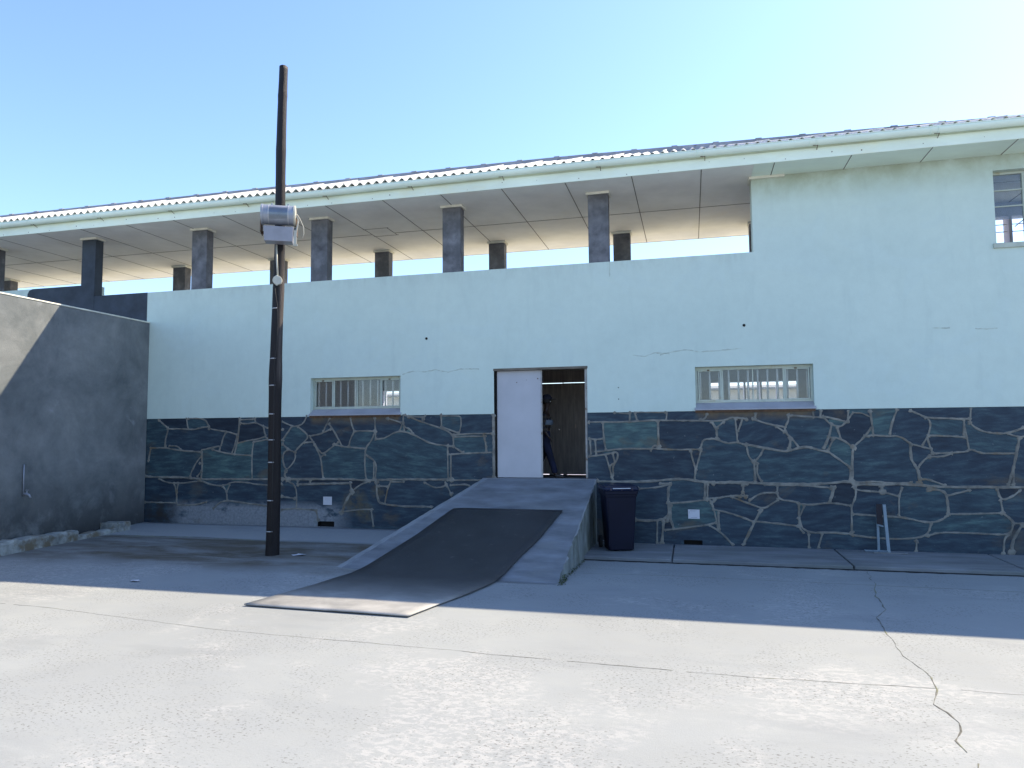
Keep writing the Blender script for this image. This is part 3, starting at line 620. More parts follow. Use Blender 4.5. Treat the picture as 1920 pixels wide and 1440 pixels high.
# windows
def small_window(W, mirror=False):
    x0, x1, z0, z1 = W
    fr = MB(); y0, y1 = .10, .145; b = 2.372; t = .035
    L = x1-x0
    fr.box(x0, x1, y0, y1, b, b+.045); fr.box(x0, x1, y0, y1, z1-.055, z1-.001)
    fr.box(x0, x0+t, y0, y1, b+.045, z1-.055); fr.box(x1-t, x1, y0, y1, b+.045, z1-.055)
    div = [(.235, .04), (.5, .018), (.765, .04)]
    for f, w in div: fr.box(x0+L*f-w/2, x0+L*f+w/2, y0+.002, y1, b+.045, z1-.055)
    fo = fr.build('window', M['frame'], bld, bevel=.003)
    for f0, f1 in ((0.02, .235), (.765, .98)):       # opening lights have a second, prouder frame
        c = MB(); a, e = x0+L*f0+.012, x0+L*f1-.012
        c.box(a, e, y0-.012, y0-.001, b+.03, b+.052); c.box(a, e, y0-.012, y0-.001, z1-.075, z1-.053)
        c.box(a, a+.02, y0-.012, y0-.001, b+.052, z1-.075); c.box(e-.02, e, y0-.012, y0-.001, b+.052, z1-.075)
        c.build('casement', M['frame'], fo, bevel=.002)
        hg = MB(); hg.box(x0+L*f0+.16, x0+L*f0+.20, y0-.02, y0-.011, z1-.066, z1-.045); hg.build('latch', M['rust'], fo)
    gl = MB(); gl.box(x0+t, x1-t, y0+.018, y0+.022, b+.045, z1-.055); gl.build('pane', M['glass'], fo)
    n = 12
    for k in range(n):
        x = x0 + L*(k+.55)/n
        c = MB(); c.tube([(x, .172, z0-.01), (x, .172, z1+.01)], .017, 8); c.build('bar', M['bar'], fo, smooth=True)
    s = MB(); s.prism([(.16, b-.002), (.10, b-.002), (-.052, 2.262), (-.052, 2.243), (.16, 2.243)], 'x', x0-.02, x1+.02)
    s.build('sill', M['sill'], fo, bevel=.004)
    s = MB(); s.box(x0-.01, x1+.01, -.022, -.002, 2.205, 2.2415); s.build('sill_bed', M['rust'], fo)
small_window(WR); small_window(WL)
x0, x1, z0, z1 = UW
fr = MB(); y0 = .10
fr.box(x0, x1, y0, y0+.05, z1-.04, z1-.001); fr.box(x0, x1, y0, y0+.05, z0+.001, z0+.035)
for x, w in ((x0, .03), (x0+.435, .04), (x1-.03, .03)): fr.box(x, x+w, y0, y0+.05, z0+.035, z1-.04)
fo = fr.build('window', M['frame'], bld, bevel=.003)
rb = MB()
for z in (5.37, 5.625): rb.box(x0+.03, x1-.03, y0+.01, y0+.03, z, z+.018)
rb.islands('glazing_bar', M['frame'], fo)
gl = MB(); gl.box(x0+.03, x1-.03, y0+.032, y0+.036, 5.175, z1-.04); gl.build('pane', M['glassd'], fo)
st = MB(); st.tube([(x0+.30, y0-.005, 5.04), (x0+.42, y0-.03, 5.14)], .007, 6); st.build('stay', M['rust'], fo)
sl = MB(); sl.box(x0-.05, x1+.05, -.04, .10, z0-.075, z0); sl.build('sill', M['frame'], fo, bevel=.004)

# columns of the open gallery
def column(x, y, w=.36, d=.21, zb=Z2+.0, m='column'):
    c = MB(); c.box(x, x+w, y, y+d, zb, Z3-.042)
    o = c.build('column', M[m], bld, bevel=.008)
    t = MB(); e = .03
    t.box(x-e, x+w+e, y-e, y-.001, Z3-.042, Z3-.002); t.box(x-e, x+w+e, y+d+.001, y+d+e, Z3-.042, Z3-.002)
    t.box(x-e, x-.001, y-.001, y+d+.001, Z3-.042, Z3-.002); t.box(x+w+.001, x+w+e, y-.001, y+d+.001, Z3-.042, Z3-.002)
    t.box(x, x+w, y, y+d, Z3-.028, Z3-.002)
    t.build('cap_trim', M['trim'], o)
for k in range(7): column(1.29 - 2.76*k, -.02 if k == 4 else .02, zb=Z2+.001 if k != 4 else 4.0, m='darkcoat' if k == 4 else 'column')
for k in range(-1, 7): column(1.46 - 2.785*k, 2.66, d=.22, zb=4.801)
mb = MB(); mb.box(4.035, 4.6, -.05, -.0085, Z3-.042, Z3-.002); mb.box(4.035, 4.069, -.0085, .3, Z3-.042, Z3-.002)
mb.build('cap_trim', M['trim'], bld)

# soffit, joint strips, fascia, gutter, roof
E = .6295
mb = MB(); mb.box(XL, XR, -E+.02, 3.66, Z3, Z3+.012); sof = mb.build('soffit', M['soffit'], bld)
mb = MB(); mb.box(4.072, XR, -E+.0205, -.009, Z3-.0062, Z3-.0005); mb.build('painted_soffit', M['gutter'], sof)
mb = MB()
def seam(a, b, c, d, w=.013):
    t = .004 if a < 4.07 else .0085
    if abs(a-c) < 1e-6: mb.box(a-w/2, a+w/2, min(b, d), max(b, d), Z3-t, Z3-.0005)
    else: mb.box(min(a, c), max(a, c), b-w/2, b+w/2, Z3-t-.001, Z3-.0006)
k = 0; x = -.145
for i in range(-16, 11):
    sx = -.145 + 1.132*i
    if abs(sx - -3.54) < .1: seam(-3.576, -E+.02, -3.576, 1.02); seam(-3.57, 1.54, -3.57, 3.65)
    else: seam(sx, -E+.02, sx, 3.65)
seam(XL, 1.409, -3.57, 1.409); seam(-3.06, 1.409, XR, 1.409)
seam(-3.60, 1.02, -3.03, 1.02); seam(-3.60, 1.56, -3.03, 1.56); seam(-3.06, 1.02, -3.06, 1.56); seam(-3.57, 1.02, -3.57, 1.54)
mb.islands('joint_strip', M['strip'], sof)
mb = MB(); mb.box(XL, XR, -E, -E+.019, Z3-.006, 6.34); fas = mb.build('fascia', M['fascia'], bld, bevel=.003)
mb = MB(); mb.box(XL, XR, 3.661, 3.68, Z3-.01, 6.34); mb.build('fascia', M['fascia'], bld, bevel=.003)
rn = random.Random(9); mb = MB()
for i in range(34):
    x = -12 + i*.66 + rn.uniform(-.2, .2); z = 6.22 + rn.uniform(-.02, .06); r_ = rn.uniform(.004, .011)
    mb.tube([(x, -E-.003, z), (x, -E+.002, z)], r_, 7)
mb.islands('nail_head', M['rust'], fas)
def gutz(x): return lin(x, [(-19, 6.44), (-7, 6.452), (-3.5, 6.436), (0, 6.468), (3, 6.468), (7, 6.458), (13, 6.44)])
bm = bmesh.new(); rows = []
gr = .072; xsq = [XL + .5*i for i in range(int((XR-XL)/.5)+1)]
for x in xsq:
    row = []; cz = gutz(x)
    for rad_ in (gr, gr-.004):
        rng = range(0, 11) if rad_ == gr else range(10, -1, -1)
        for k in rng:
            a = math.pi*(1 + k/10.0)
            row.append(bm.verts.new((x, -E-.078 + rad_*math.cos(a), cz - .03 + rad_*1.25*math.sin(a) + .0)))
    # rolled lip on the outer edge
    rows.append(row)
for A, B in zip(rows, rows[1:]):
    n = len(A)
    for k in range(n): bm.faces.new((A[k], B[k], B[(k+1) % n], A[(k+1) % n]))
bm.faces.new(rows[0]); bm.faces.new(rows[-1][::-1])
bmesh.ops.recalc_face_normals(bm, faces=bm.faces)
me = bpy.data.meshes.new('gutter'); bm.to_mesh(me); bm.free()
gut = link('gutter', me, M['gutter'], bld, smooth=True)
mb = MB(); mb.tube([(x, -E-.078-gr, gutz(x)-.028) for x in xsq], .007, 6); mb.build('gutter_lip', M['gutter'], gut, smooth=True)
for i in range(-6, 7):
    x = -.16 + 1.70*i
    if x < XL+1 or x > XR-1: continue
    c = MB(); cz = gutz(x)-.03
    for dxx in (-.05, .05):
        P = [(x+dxx, -E-.078 + (gr+.004)*math.cos(math.pi*(1+k/8)), cz + (gr*1.25+.004)*math.sin(math.pi*(1+k/8))) for k in range(9)]
        c.tube(P, .006, 6)
    c.islands('gutter_joint', M['gutter'], gut)
    c = MB(); c.tube([(x+.07, -E-.095, cz-gr*1.25-.002), (x+.07, -E-.003, cz-.13)], .005, 6); c.tube([(x+.07, -E-.08, cz-gr*1.25-.004), (x+.0, -E-.10, cz-gr*1.25-.006)], .005, 6)
    c.islands('gutter_bolt', M['rust'], gut)
# corrugated sheets
rise = math.tan(R(22.9)); y_e, y_r = -E-.095, 1.5
def roofz(y): return 6.475 + (y - y_e)*rise if y <= y_r else 6.475 + (y_r - y_e)*rise - (y-y_r)*rise
per = .165; amp = .029; bm = bmesh.new(); L = []
n = int((XR-XL)/(per/14)); ysl = [y_e, -.2, .5, 1.0, y_r+.05]
top = []
for layer in (0, 1):
    G = []
    for i in range(n+1):
        x = XL + i*per/14; w = amp*math.cos(2*math.pi*x/per)
        G.append([bm.verts.new((x, y, roofz(min(y, y_r)) + w - (.009 if layer else 0))) for y in ysl])
    for i in range(n):
        for j in range(len(ysl)-1):
            q = (G[i][j], G[i+1][j], G[i+1][j+1], G[i][j+1]); bm.faces.new(q if not layer else q[::-1])
    top.append(G)
for i in range(n): bm.faces.new((top[1][i][0], top[1][i+1][0], top[0][i+1][0], top[0][i][0]))
me = bpy.data.meshes.new('roof'); bm.to_mesh(me); bm.free()
rf = link('roof', me, M['sheet'], bld)
# overlapping sheet edges: each sheet side laps over the next one with a thicker crest
mb = MB(); k = 0; x = XL+.2
while x < XR-.3:
    mb.tube([(x, y_e-.012, roofz(y_e)+amp+.0), (x, .4, roofz(.4)+amp+.001), (x, y_r, roofz(y_r)+amp)], .013, 6); x += per*5
mb.build('sheet_lap', M['sheet'], rf)
mb = MB(); mb.prism([(y_r+.02, roofz(y_r)-.02), (3.85, roofz(3.85)), (3.85, roofz(3.85)-.02), (y_r+.02, roofz(y_r)-.06)], 'x', XL, XR); mb.build('rear_slope', M['sheet'], rf).location.z -= .12
rg = MB(); x = XL; zr = roofz(y_r); i = 0
while x < XR:
    b = min(x+.78, XR); h = .098
    rg.prism([(y_r-.02, zr-.03), (y_r+.0, zr+h-.012), (y_r+.03, zr+h), (y_r+.30, zr+.03), (y_r+.30, zr)], 'x', x+.003, b-.003)
    rg.prism([(y_r-.032, zr-.03), (y_r-.012, zr+h+.0), (y_r+.03, zr+h+.014), (y_r+.10, zr+h-.02), (y_r+.1, zr)], 'x', b-.09, b+.02)
    x = b
rgo = rg.build('ridge_capping', M['ridge'], rf)
for me_ in (rf.data, rgo.data) + tuple(c_.data for c_ in bpy.data.objects if c_.name.startswith('sheet_lap')):      # roof bent down towards its right end to imitate lens curvature
    for v in me_.vertices:
        v.co.z -= (.014 + .085*max(0, min(1, (v.co.y-y_e)/(y_r-y_e))))*max(0, min(1.4, (v.co.x-.25)/6.75))
# timber behind the gutter closes the eave
mb = MB(); mb.box(XL, XR, -E+.02, -E+.06, Z3+.013, 6.455); mb.build('eave_board', M['fascia'], rf)

# ------------------------------------------------------------------ left courtyard wall
cw = empty('courtyard_wall', (-7.95, 0, 0), 'high grey cement rendered wall meeting the mint building at a right angle on the left', 'wall')
mb = MB(); n = 60
for i in range(1): mb.box(-8.25, -7.95, -9.0, -.012, -.2, 4.235)
mb.build('wall', M['render'], cw, bevel=.012)
mb = MB(); mb.box(-8.26, -7.94, -9.0, -.013, 4.236, 4.262); mb.build('coping', M['trim'], cw, bevel=.006)
# low broken trough kerb at its foot
kb = empty('trough_kerb', (-7.7, -2, .05), 'low broken whitewashed concrete kerb around the drain trough below the tap', 'kerb')
rk = random.Random(21)
def rough_block(x0, x1, y0, y1, z0, z1, n, name='kerb_section', amp=.02):
    bm = bmesh.new(); rows = []
    for i in range(n+1):
        y = y0+(y1-y0)*i/n
        j = lambda a=amp: rk.uniform(-a, a)
        zz = z1 + j(amp)
        rows.append([bm.verts.new(p) for p in ((x0, y, z0), (x0+j(), y, zz-.01), (x0+(x1-x0)*.5, y, zz+j(.01)), (x1-.02+j(.015), y, zz+j(.01)), (x1+j(.012), y, zz-.035+j(.01)), (x1+j(.012), y, z0))])
    for A, B in zip(rows, rows[1:]):
        for k in range(6): bm.faces.new((A[k], A[(k+1) % 6], B[(k+1) % 6], B[k]))
    bm.faces.new(rows[0]); bm.faces.new(rows[-1][::-1]); bmesh.ops.recalc_face_normals(bm, faces=bm.faces)
    me = bpy.data.meshes.new(name); bm.to_mesh(me); bm.free(); return link(name, me, M['kerb'], kb, bevel=.006)
rough_block(-7.80, -7.52, -4.6, -2.02, -.05, .235, 22)
rough_block(-7.76, -7.54, -2.02, -1.15, -.02, .15, 8)
rough_block(-7.93, -7.50, -1.15, -.86, 0, .25, 3, amp=.008)
mb = MB(); mb.box(-7.945, -7.80, -4.6, -1.16, .0, .075); mb.build('trough_floor', M['render'], kb)
# tap
tp = empty('water_tap', (-7.93, -2.76, .9), 'small metal tap on a short riser pipe fixed to the grey wall', 'tap')
mb = MB(); mb.tube([(-7.925, -2.77, 1.42), (-7.925, -2.765, .90)], .011, 8); mb.build('pipe', M['tin'], tp, smooth=True)
mb = MB(); mb.tube([(-7.925, -2.765, .93), (-7.88, -2.76, .925), (-7.82, -2.75, .915), (-7.79, -2.745, .86)], [.018, .02, .017, .014], 8); mb.build('spout', M['tin'], tp, smooth=True)
mb = MB(); mb.tube([(-7.86, -2.755, .93), (-7.86, -2.755, .985)], .008, 8); mb.box(-7.89, -7.83, -2.765, -2.745, .985, .995); mb.build('handle', M['tin'], tp)

# ------------------------------------------------------------------ ramp and mat
SL = 1.12/3.35
rp = empty('access_ramp', (.3, -1.7, 0), 'grey concrete access ramp rising from the yard to the doorway', 'ramp')
def rz(y): return 1.078 + y*SL
n = 48; bm = bmesh.new(); rows = []
rq = random.Random(4)
for i in range(n+1):
    y = -3.42*i/n; t = i/n
    xl = -.69 + (-2.03+.69)*t + rq.uniform(-.008, .008); xr = 1.375 - .075*t + rq.uniform(-.006, .006)
    z = max(rz(y), gz(0, y)+.004) + (0 if i < n else 0)
    jj = rq.uniform(-.035, .008) if i > 27 else rq.uniform(-.006, .004)
    rows.append([bm.verts.new(p) for p in ((xl, y, -.25), (xl, y, z-.015), (xl+.02, y, z), (xl+.12, y, z+.003), (xl+.14, y, z-.004), (xr-.13, y, z-.004), (xr-.02, y, z), (xr+jj, y, z-.018), (xr+jj*.5, y, -.25))])
for A, B in zip(rows, rows[1:]):
    for k in range(8):
        f = bm.faces.new((A[k], B[k], B[k+1], A[k+1])); f.material_index = 1 if k in (0, 7) else 2 if k in (1, 2, 6) else 0
bm.faces.new(rows[-1][::-1])
bmesh.ops.recalc_face_normals(bm, faces=bm.faces)
me = bpy.data.meshes.new('ramp_slab'); bm.to_mesh(me); bm.free()
o = link('ramp_slab', me, M['rampc'], rp); me.materials.append(M['rampside']); me.materials.append(M['rampedge'])
mb = MB(); mb.box(-.69, 1.375, -.03, .013, .98, 1.081); mb.build('threshold', M['rampc'], rp, bevel=.006)
# rubber mat: follows the ramp, bends where it meets the yard and lies flat beyond
def matz(y):
    a, b = rz(y), gz(0, y); k = .09
    m_ = max(a, b); return m_ + max(k-abs(a-b), 0)**2/(4*k) + .004
ey = [(-1.27, -.80, 1.0), (-2.2, -1.08, .82), (-2.7, -1.28, .66), (-3.3, -1.52, .52), (-3.6, -1.58, .50), (-4.2, -1.64, .40), (-4.75, -1.73, .26), (-5.3, -1.86, .12)]
bm = bmesh.new(); rows = []; m_n = 44
for i in range(m_n+1):
    t = i/m_n; y = -1.27 - 4.05*t
    xl = lin(-y, [(-a, b) for a, b, c in ey]); xr = lin(-y, [(-a, c) for a, b, c in ey])
    row = []
    for k in range(13):
        s = k/12; yy = y - .06*s*t - (.0 if i else .02*s)
        wv = .004*math.sin(s*7+y*3)*(1 if y < -3.4 else .2)
        if i == 0 and k == 0: yy -= .03
        row.append(bm.verts.new((xl+(xr-xl)*s, yy, matz(yy) + .010 + max(0, wv))))
    rows.append(row)
for A, B in zip(rows, rows[1:]):
    for k in range(12): bm.faces.new((A[k], B[k], B[k+1], A[k+1]))
bmesh.ops.recalc_face_normals(bm, faces=bm.faces)
me = bpy.data.meshes.new('rubber_mat'); bm.to_mesh(me); bm.free()
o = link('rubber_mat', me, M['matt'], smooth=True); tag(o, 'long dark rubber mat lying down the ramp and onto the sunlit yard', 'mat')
sm = o.modifiers.new('solid', 'SOLIDIFY'); sm.thickness = .012; sm.offset = -1
# weeds at the foot of the ramp side
wb = bmesh.new(); rw = random.Random(8)
for i in range(420):
    t = rw.random(); y = -1.5 - 1.9*t; xr = 1.375-.075*(-y/3.42)
    if rw.random() < .35: y = -3.0 - .45*rw.random()
    x = xr + .012 + abs(rw.gauss(0, .022)); z = gz(x, y) + rw.random()**2*.07*(1 if y < -2.6 else .5)
    a = rw.random()*6.28; s = rw.uniform(.006, .018); d = Vector((math.cos(a), math.sin(a), rw.uniform(-.2, .9)))*s; e = Vector((-math.sin(a), math.cos(a), rw.uniform(-.3, .3)))*s*.5
    c = Vector((x, y, z)); f = [wb.verts.new(c-d), wb.verts.new(c+e), wb.verts.new(c+d), wb.verts.new(c-e)]; wb.faces.new(f)
me = bpy.data.meshes.new('weeds'); wb.to_mesh(me); wb.free()
tag(link('weeds', me, M['moss']), 'green weeds and moss growing along the right foot of the ramp', 'weeds', kind='stuff')

# ------------------------------------------------------------------ lamp pole
PX, PY = -3.315, -2.56
lp = empty('lamp_pole', (PX, PY, gz(PX, PY)), 'tall dark creosoted timber pole with a floodlight standing in front of the building', 'pole')
def polex(z): return PX + .072*(max(0, z)/7.85)
prof = [(0, .112), (.4, .107), (1.0, .104), (2.0, .100), (2.55, .101), (2.75, .106), (2.95, .102), (3.1, .096), (3.8, .092), (4.2, .094), (4.45, .087), (5.4, .083), (6.0, .080), (6.3, .082), (6.42, .084), (6.55, .080), (6.9, .077), (7.25, .074), (7.32, .079), (7.4, .074), (7.6, .071), (7.80, .071)]
bm = bmesh.new(); rows = []; seg = 20; rp_ = random.Random(2); NZ = 150
for i in range(NZ+1):
    z = -.1 + 7.905*i/NZ; r_ = .94*lin(z, [(a, b) for a, b in [(-.2, .112)] + prof]); row = []
    cx_ = polex(z) + .006*math.sin(z*1.7) ; cy_ = PY + .006*math.cos(z*1.3)
    for k in range(seg):
        a = 2*math.pi*k/seg
        rr_ = r_*(1 + .03*math.sin(3*a+z*.6) + .018*math.sin(7*a+z*2.1) + .012*math.sin(11*a - z*.9))
        row.append(bm.verts.new((cx_+rr_*math.cos(a), cy_+rr_*math.sin(a), z)))
    rows.append(row)
for A, B in zip(rows, rows[1:]):
    for k in range(seg): bm.faces.new((A[k], A[(k+1) % seg], B[(k+1) % seg], B[k]))
bm.faces.new(rows[-1])
me = bpy.data.meshes.new('pole'); bm.to_mesh(me); bm.free()
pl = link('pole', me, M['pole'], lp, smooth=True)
fy = PY-.115
FX = Matrix.Translation((-3.262, PY, 0)) @ Matrix.Rotation(R(27), 4, 'Z') @ Matrix.Translation((3.262, -PY, 0))
class MF(MB):
    def build(s, *a, **k):
        s.bm.transform(FX); return MB.build(s, *a, **k)
# floodlight: cylinder housing with cheeks, glass front, yoke
fl = MF(); cz_, cx0, cx1 = 5.295, -3.50, -3.02; cy_ = PY-.24
fl.tube([(cx0, cy_, cz_), (cx1, cy_, cz_)], .152, 32)
hs = fl.build('floodlight', M['tin'], lp, bevel=.004, smooth=False)
for x, dz_ in ((cx0, 0), (cx1, 0)):
    c = MF(); c.tube([(x-.014, cy_, cz_+dz_), (x+.014, cy_, cz_+dz_)], .162, 28); c.build('end_cap', M['cream'] if x > -3.2 else M['tin'], hs, bevel=.003)
for x in (cx0+.10, cx1-.09):
    c = MF(); c.tube([(x-.006, cy_, cz_), (x+.006, cy_, cz_)], .157, 28); c.build('rib', M['clip'], hs)
c = MF(); c.tube([(cx0+.11, cy_-.012, cz_), (cx1-.10, cy_-.012, cz_)], .1425, 28); c.build('lens', M['glassd'], hs)
c = MF(); c.box(cx0-.03, cx0-.018, cy_-.02, PY, 5.02, 5.30); c.box(cx1+.018, cx1+.028, cy_-.02, PY, 5.02, 5.28); c.box(cx0-.03, cx1+.028, PY-.14, PY-.10, 5.02, 5.06)
c.build('yoke', M['rust'], hs)
for x in (cx0+.14, cx1-.10):
    c = MF(); c.tube([(x, cy_, cz_+.14), (x, cy_, cz_+.185)], .012, 8); c.build('bolt', M['tin'], hs)
# ballast box
c = MF(); c.prism([(-3.475, 5.10), (-3.03, 5.10), (-3.045, 4.865), (-3.46, 4.865)], 'y', PY-.33, PY-.115); bb = c.build('ballast_box', M['greybox'], lp, bevel=.008)
c = MF(); c.box(-3.028, -2.985, PY-.31, PY-.27, 4.83, 5.05); c.box(-3.03, -2.97, PY-.30, PY-.26, 4.81, 4.84); c.build('gland', M['cream'], bb)
c = MF(); c.box(-3.49, -3.00, PY-.16, PY-.112, 5.095, 5.13); c.build('bracket', M['tin'], bb)
# cables
c = MF(); c.tube([(-3.0, PY-.26, 5.30), (-2.965, PY-.27, 5.22), (-2.985, PY-.28, 5.08), (-3.0, PY-.29, 4.98)], .012, 8)
c.tube([(-2.985, PY-.26, 5.32), (-2.94, PY-.28, 5.24), (-2.885, PY-.27, 5.12), (-2.88, PY-.26, 5.02), (-2.90, PY-.26, 4.95)], .006, 6)
c.build('flex', M['cream'], lp, smooth=True)
c = MB(); c.tube([(-3.245, fy, 4.86), (-3.235, fy, 4.6), (-3.215, fy, 4.37)], .014, 8); c.build('conduit', M['cream'], lp, smooth=True)
c = MF(); c.tube([(-3.275, fy-.045, 4.292), (-3.275, fy+.02, 4.292)], .072, 16); jb = c.build('junction_box', M['cream'], lp, bevel=.006)
c = MB(); c.tube([(-3.215, fy-.02, 4.37), (-3.215, fy-.02, 4.21)], .018, 8); c.build('gland', M['cream'], jb)
P = [(-3.27, fy, 4.22), (-3.235, fy-.006, 4.02), (-3.205, fy-.01, 3.88), (-3.195, fy-.01, 3.6), (-3.215, fy, 3.25), (-3.245, fy, 3.06), (-3.26, fy+.004, 2.95), (-3.235, fy-.008, 2.78), (-3.24, fy-.006, 2.63), (-3.245, fy, 2.2), (-3.25, fy, 1.4), (-3.26, fy-.002, .2)]
c = MB(); c.tube(P, .007, 6); c.build('cable', M['rubber'], lp, smooth=True)
for z in (3.865, 3.075, 2.655, 2.21, 1.81, 1.465, .88, .41):
    c = MB(); r_ = .94*lin(z, prof)+.004; x = polex(z)
    Q = [(x + .006*math.sin(z*1.7) + (r_*1.02)*math.cos(a), PY + (r_*1.02)*math.sin(a), z) for a in [R(q) for q in range(-118, -55, 7)]]
    c.tube(Q, .0085, 6); c.build('cable_clip', M['clip'], lp, smooth=True)

# ------------------------------------------------------------------ wheelie bin
bn = empty('wheelie_bin', (1.80, -.66, 0), 'dark blue wheeled rubbish bin with closed lid beside the ramp', 'bin')
XF = Matrix.Translation((1.80, -.66, 0)) @ Matrix.Rotation(R(17), 4, 'Z')
def loft(levels, n=6, rad=.05):
    bm = bmesh.new(); rows = []
    for z, hx, y0, y1, rc in levels:
        row = []
        cs = [(hx-rc, y0+rc, -90), (hx-rc, y1-rc, 0), (-hx+rc, y1-rc, 90), (-hx+rc, y0+rc, 180)]
        for cx_, cy_, a0 in cs:
            for k in range(n+1):
                a = R(a0+90*k/n); row.append(bm.verts.new(XF @ Vector((cx_+rc*math.cos(a), cy_+rc*math.sin(a), z))))
        rows.append(row)
    m_ = len(rows[0])
    for A, B in zip(rows, rows[1:]):
        for k in range(m_): bm.faces.new((A[k], A[(k+1) % m_], B[(k+1) % m_], B[k]))
    bm.faces.new(rows[0][::-1]); bm.faces.new(rows[-1])
    mb = MB(); mb.bm = bm; return mb
body = loft([(.015, .195, -.235, .17, .04), (.03, .205, -.245, .18, .045), (.40, .225, -.262, .215, .045), (.86, .25, -.285, .26, .045), (.862, .262, -.297, .272, .045), (.90, .262, -.297, .272, .045), (.902, .275, -.315, .285, .05), (.955, .275, -.315, .285, .05)]).build('body', M['binblue'], bn, bevel=.004)
lid = loft([(.957, .278, -.325, .30, .05), (.985, .285, -.335, .30, .05), (1.0, .285, -.325, .30, .06), (1.03, .27, -.29, .29, .07), (1.048, .20, -.19, .22, .08)]).build('lid', M['lidblue'], bn, bevel=.004)
c = MB()
for s in (-.17, .0, .17): c.box(s-.01, s+.01, -.336, -.315, .965, 1.0, XF)
c.islands('lid_rib', M['lidblue'], lid)
c = MB(); c.box(-.14, .14, -.338, -.334, .992, 1.004, XF); c.build('glint_strip', M['glint_strip'], lid)  # pale strip painted in for the reflection on the glossy lid edge
c = MB(); c.tube([XF @ Vector((-.24, .32, .98)), XF @ Vector((.24, .32, .98))], .015, 10); c.build('handle', M['binblue'], bn, smooth=True)
c = MB()
for s in (-.19,): c.hexa([XF @ Vector(p) for p in ((s-.012,-.262,.08),(s+.012,-.262,.08),(s+.012,-.2,.08),(s-.012,-.2,.08),(s-.012,-.292,.80),(s+.012,-.292,.80),(s+.012,-.2,.80),(s-.012,-.2,.80))])
c.build('body_rib', M['binblue'], body)
for s in (-1, 1):
    c = MB(); c.tube([XF @ Vector((s*.235, .21, .10)), XF @ Vector((s*.28, .21, .10))], .10, 20); w = c.build('wheel', M['rubber'], bn, bevel=.006)
    c = MB(); c.tube([XF @ Vector((s*.279, .21, .10)), XF @ Vector((s*.285, .21, .10))], .05, 16); c.build('hub', M['binblue'], w)
c = MB(); c.tube([XF @ Vector((-.235, .21, .10)), XF @ Vector((.235, .21, .10))], .012, 8); c.build('axle', M['tin'], bn)

# ------------------------------------------------------------------ small metal stand by the wall
sd = empty('metal_stand', (5.83, -.18, 0), 'pale blue steel stand with two uprights and a dark plate leaning near the stone wall', 'stand')
def bar3(mb, a, b, w, d):
    a, b = Vector(a), Vector(b)
    mb.hexa([(a.x-w/2,a.y-d/2,a.z),(a.x+w/2,a.y-d/2,a.z),(a.x+w/2,a.y+d/2,a.z),(a.x-w/2,a.y+d/2,a.z),(b.x-w/2,b.y-d/2,b.z),(b.x+w/2,b.y-d/2,b.z),(b.x+w/2,b.y+d/2,b.z),(b.x-w/2,b.y+d/2,b.z)]); return mb
bar3(MB(), (5.885, -.24, .004), (5.865, -.16, .735), .045, .03).build('upright', M['post'], sd, bevel=.003)
bar3(MB(), (5.785, -.06, .004), (5.79, -.05, .72), .036, .03).build('upright', M['post'], sd, bevel=.003)
c = MB(); c.hexa([(5.77,-.085,.415),(5.84,-.14,.40),(5.84,-.125,.40),(5.77,-.07,.415),(5.77,-.085,.73),(5.84,-.14,.74),(5.84,-.125,.74),(5.77,-.07,.73)]); c.build('plate', M['plate'], sd)
c = MB(); c.hexa([(5.765,-.10,.40),(5.845,-.165,.385),(5.845,-.15,.385),(5.765,-.085,.40),(5.765,-.10,.425),(5.845,-.165,.41),(5.845,-.15,.41),(5.765,-.085,.425)]); c.build('crossbar', M['post'], sd)
c = MB(); c.box(5.57, 5.92, -.14, -.08, .002, .022); c.build('foot', M['post'], sd, bevel=.003)
c = MB(); c.box(5.66, 6.14, -.30, -.25, .002, .018); c.build('foot', M['apron'], sd, bevel=.003)

# ------------------------------------------------------------------ notices on the stone
for nm, x0, x1, z0, z1, lab in (('l', -3.877, -3.695, .540, .696, 'square white notice on the stone base left of the ramp'), ('r', 2.903, 3.09, .433, .585, 'square white notice with faded print on the stone base right of the bin')):
    s = empty('notice', ((x0+x1)/2, -.01, z0), lab, 'notice', 'small white notices fixed to the stone')
    c = MB(); c.box(x0, x1, -.018, -.014, z0, z1); c.box(x0+.01, x1-.01, -.0139, -.001, z0+.01, z1-.01); c.build('plate', M['paper'], s)
    c = MB()
    rl = random.Random(len(lab))
    if nm == 'r':
        for i, zz in enumerate((.565, .557)): c.box(x0+.03, x0+.15-.03*i, -.0186, -.0181, zz, zz+.004)
        for i in range(3): c.box(x0+.012, x0+.03, -.0186, -.0181, z0+.09+.012*i, z0+.094+.012*i)
        for i in range(5): c.box(x0+.045+i*.022, x0+.057+i*.022, -.0186, -.0181, z0+.014, z0+.026)
    else:
        for i in range(3): c.box(x0+.03, x0+.15, -.0186, -.0181, z0+.09+.02*i, z0+.093+.02*i)
    c.build('print', M['ink'], s)

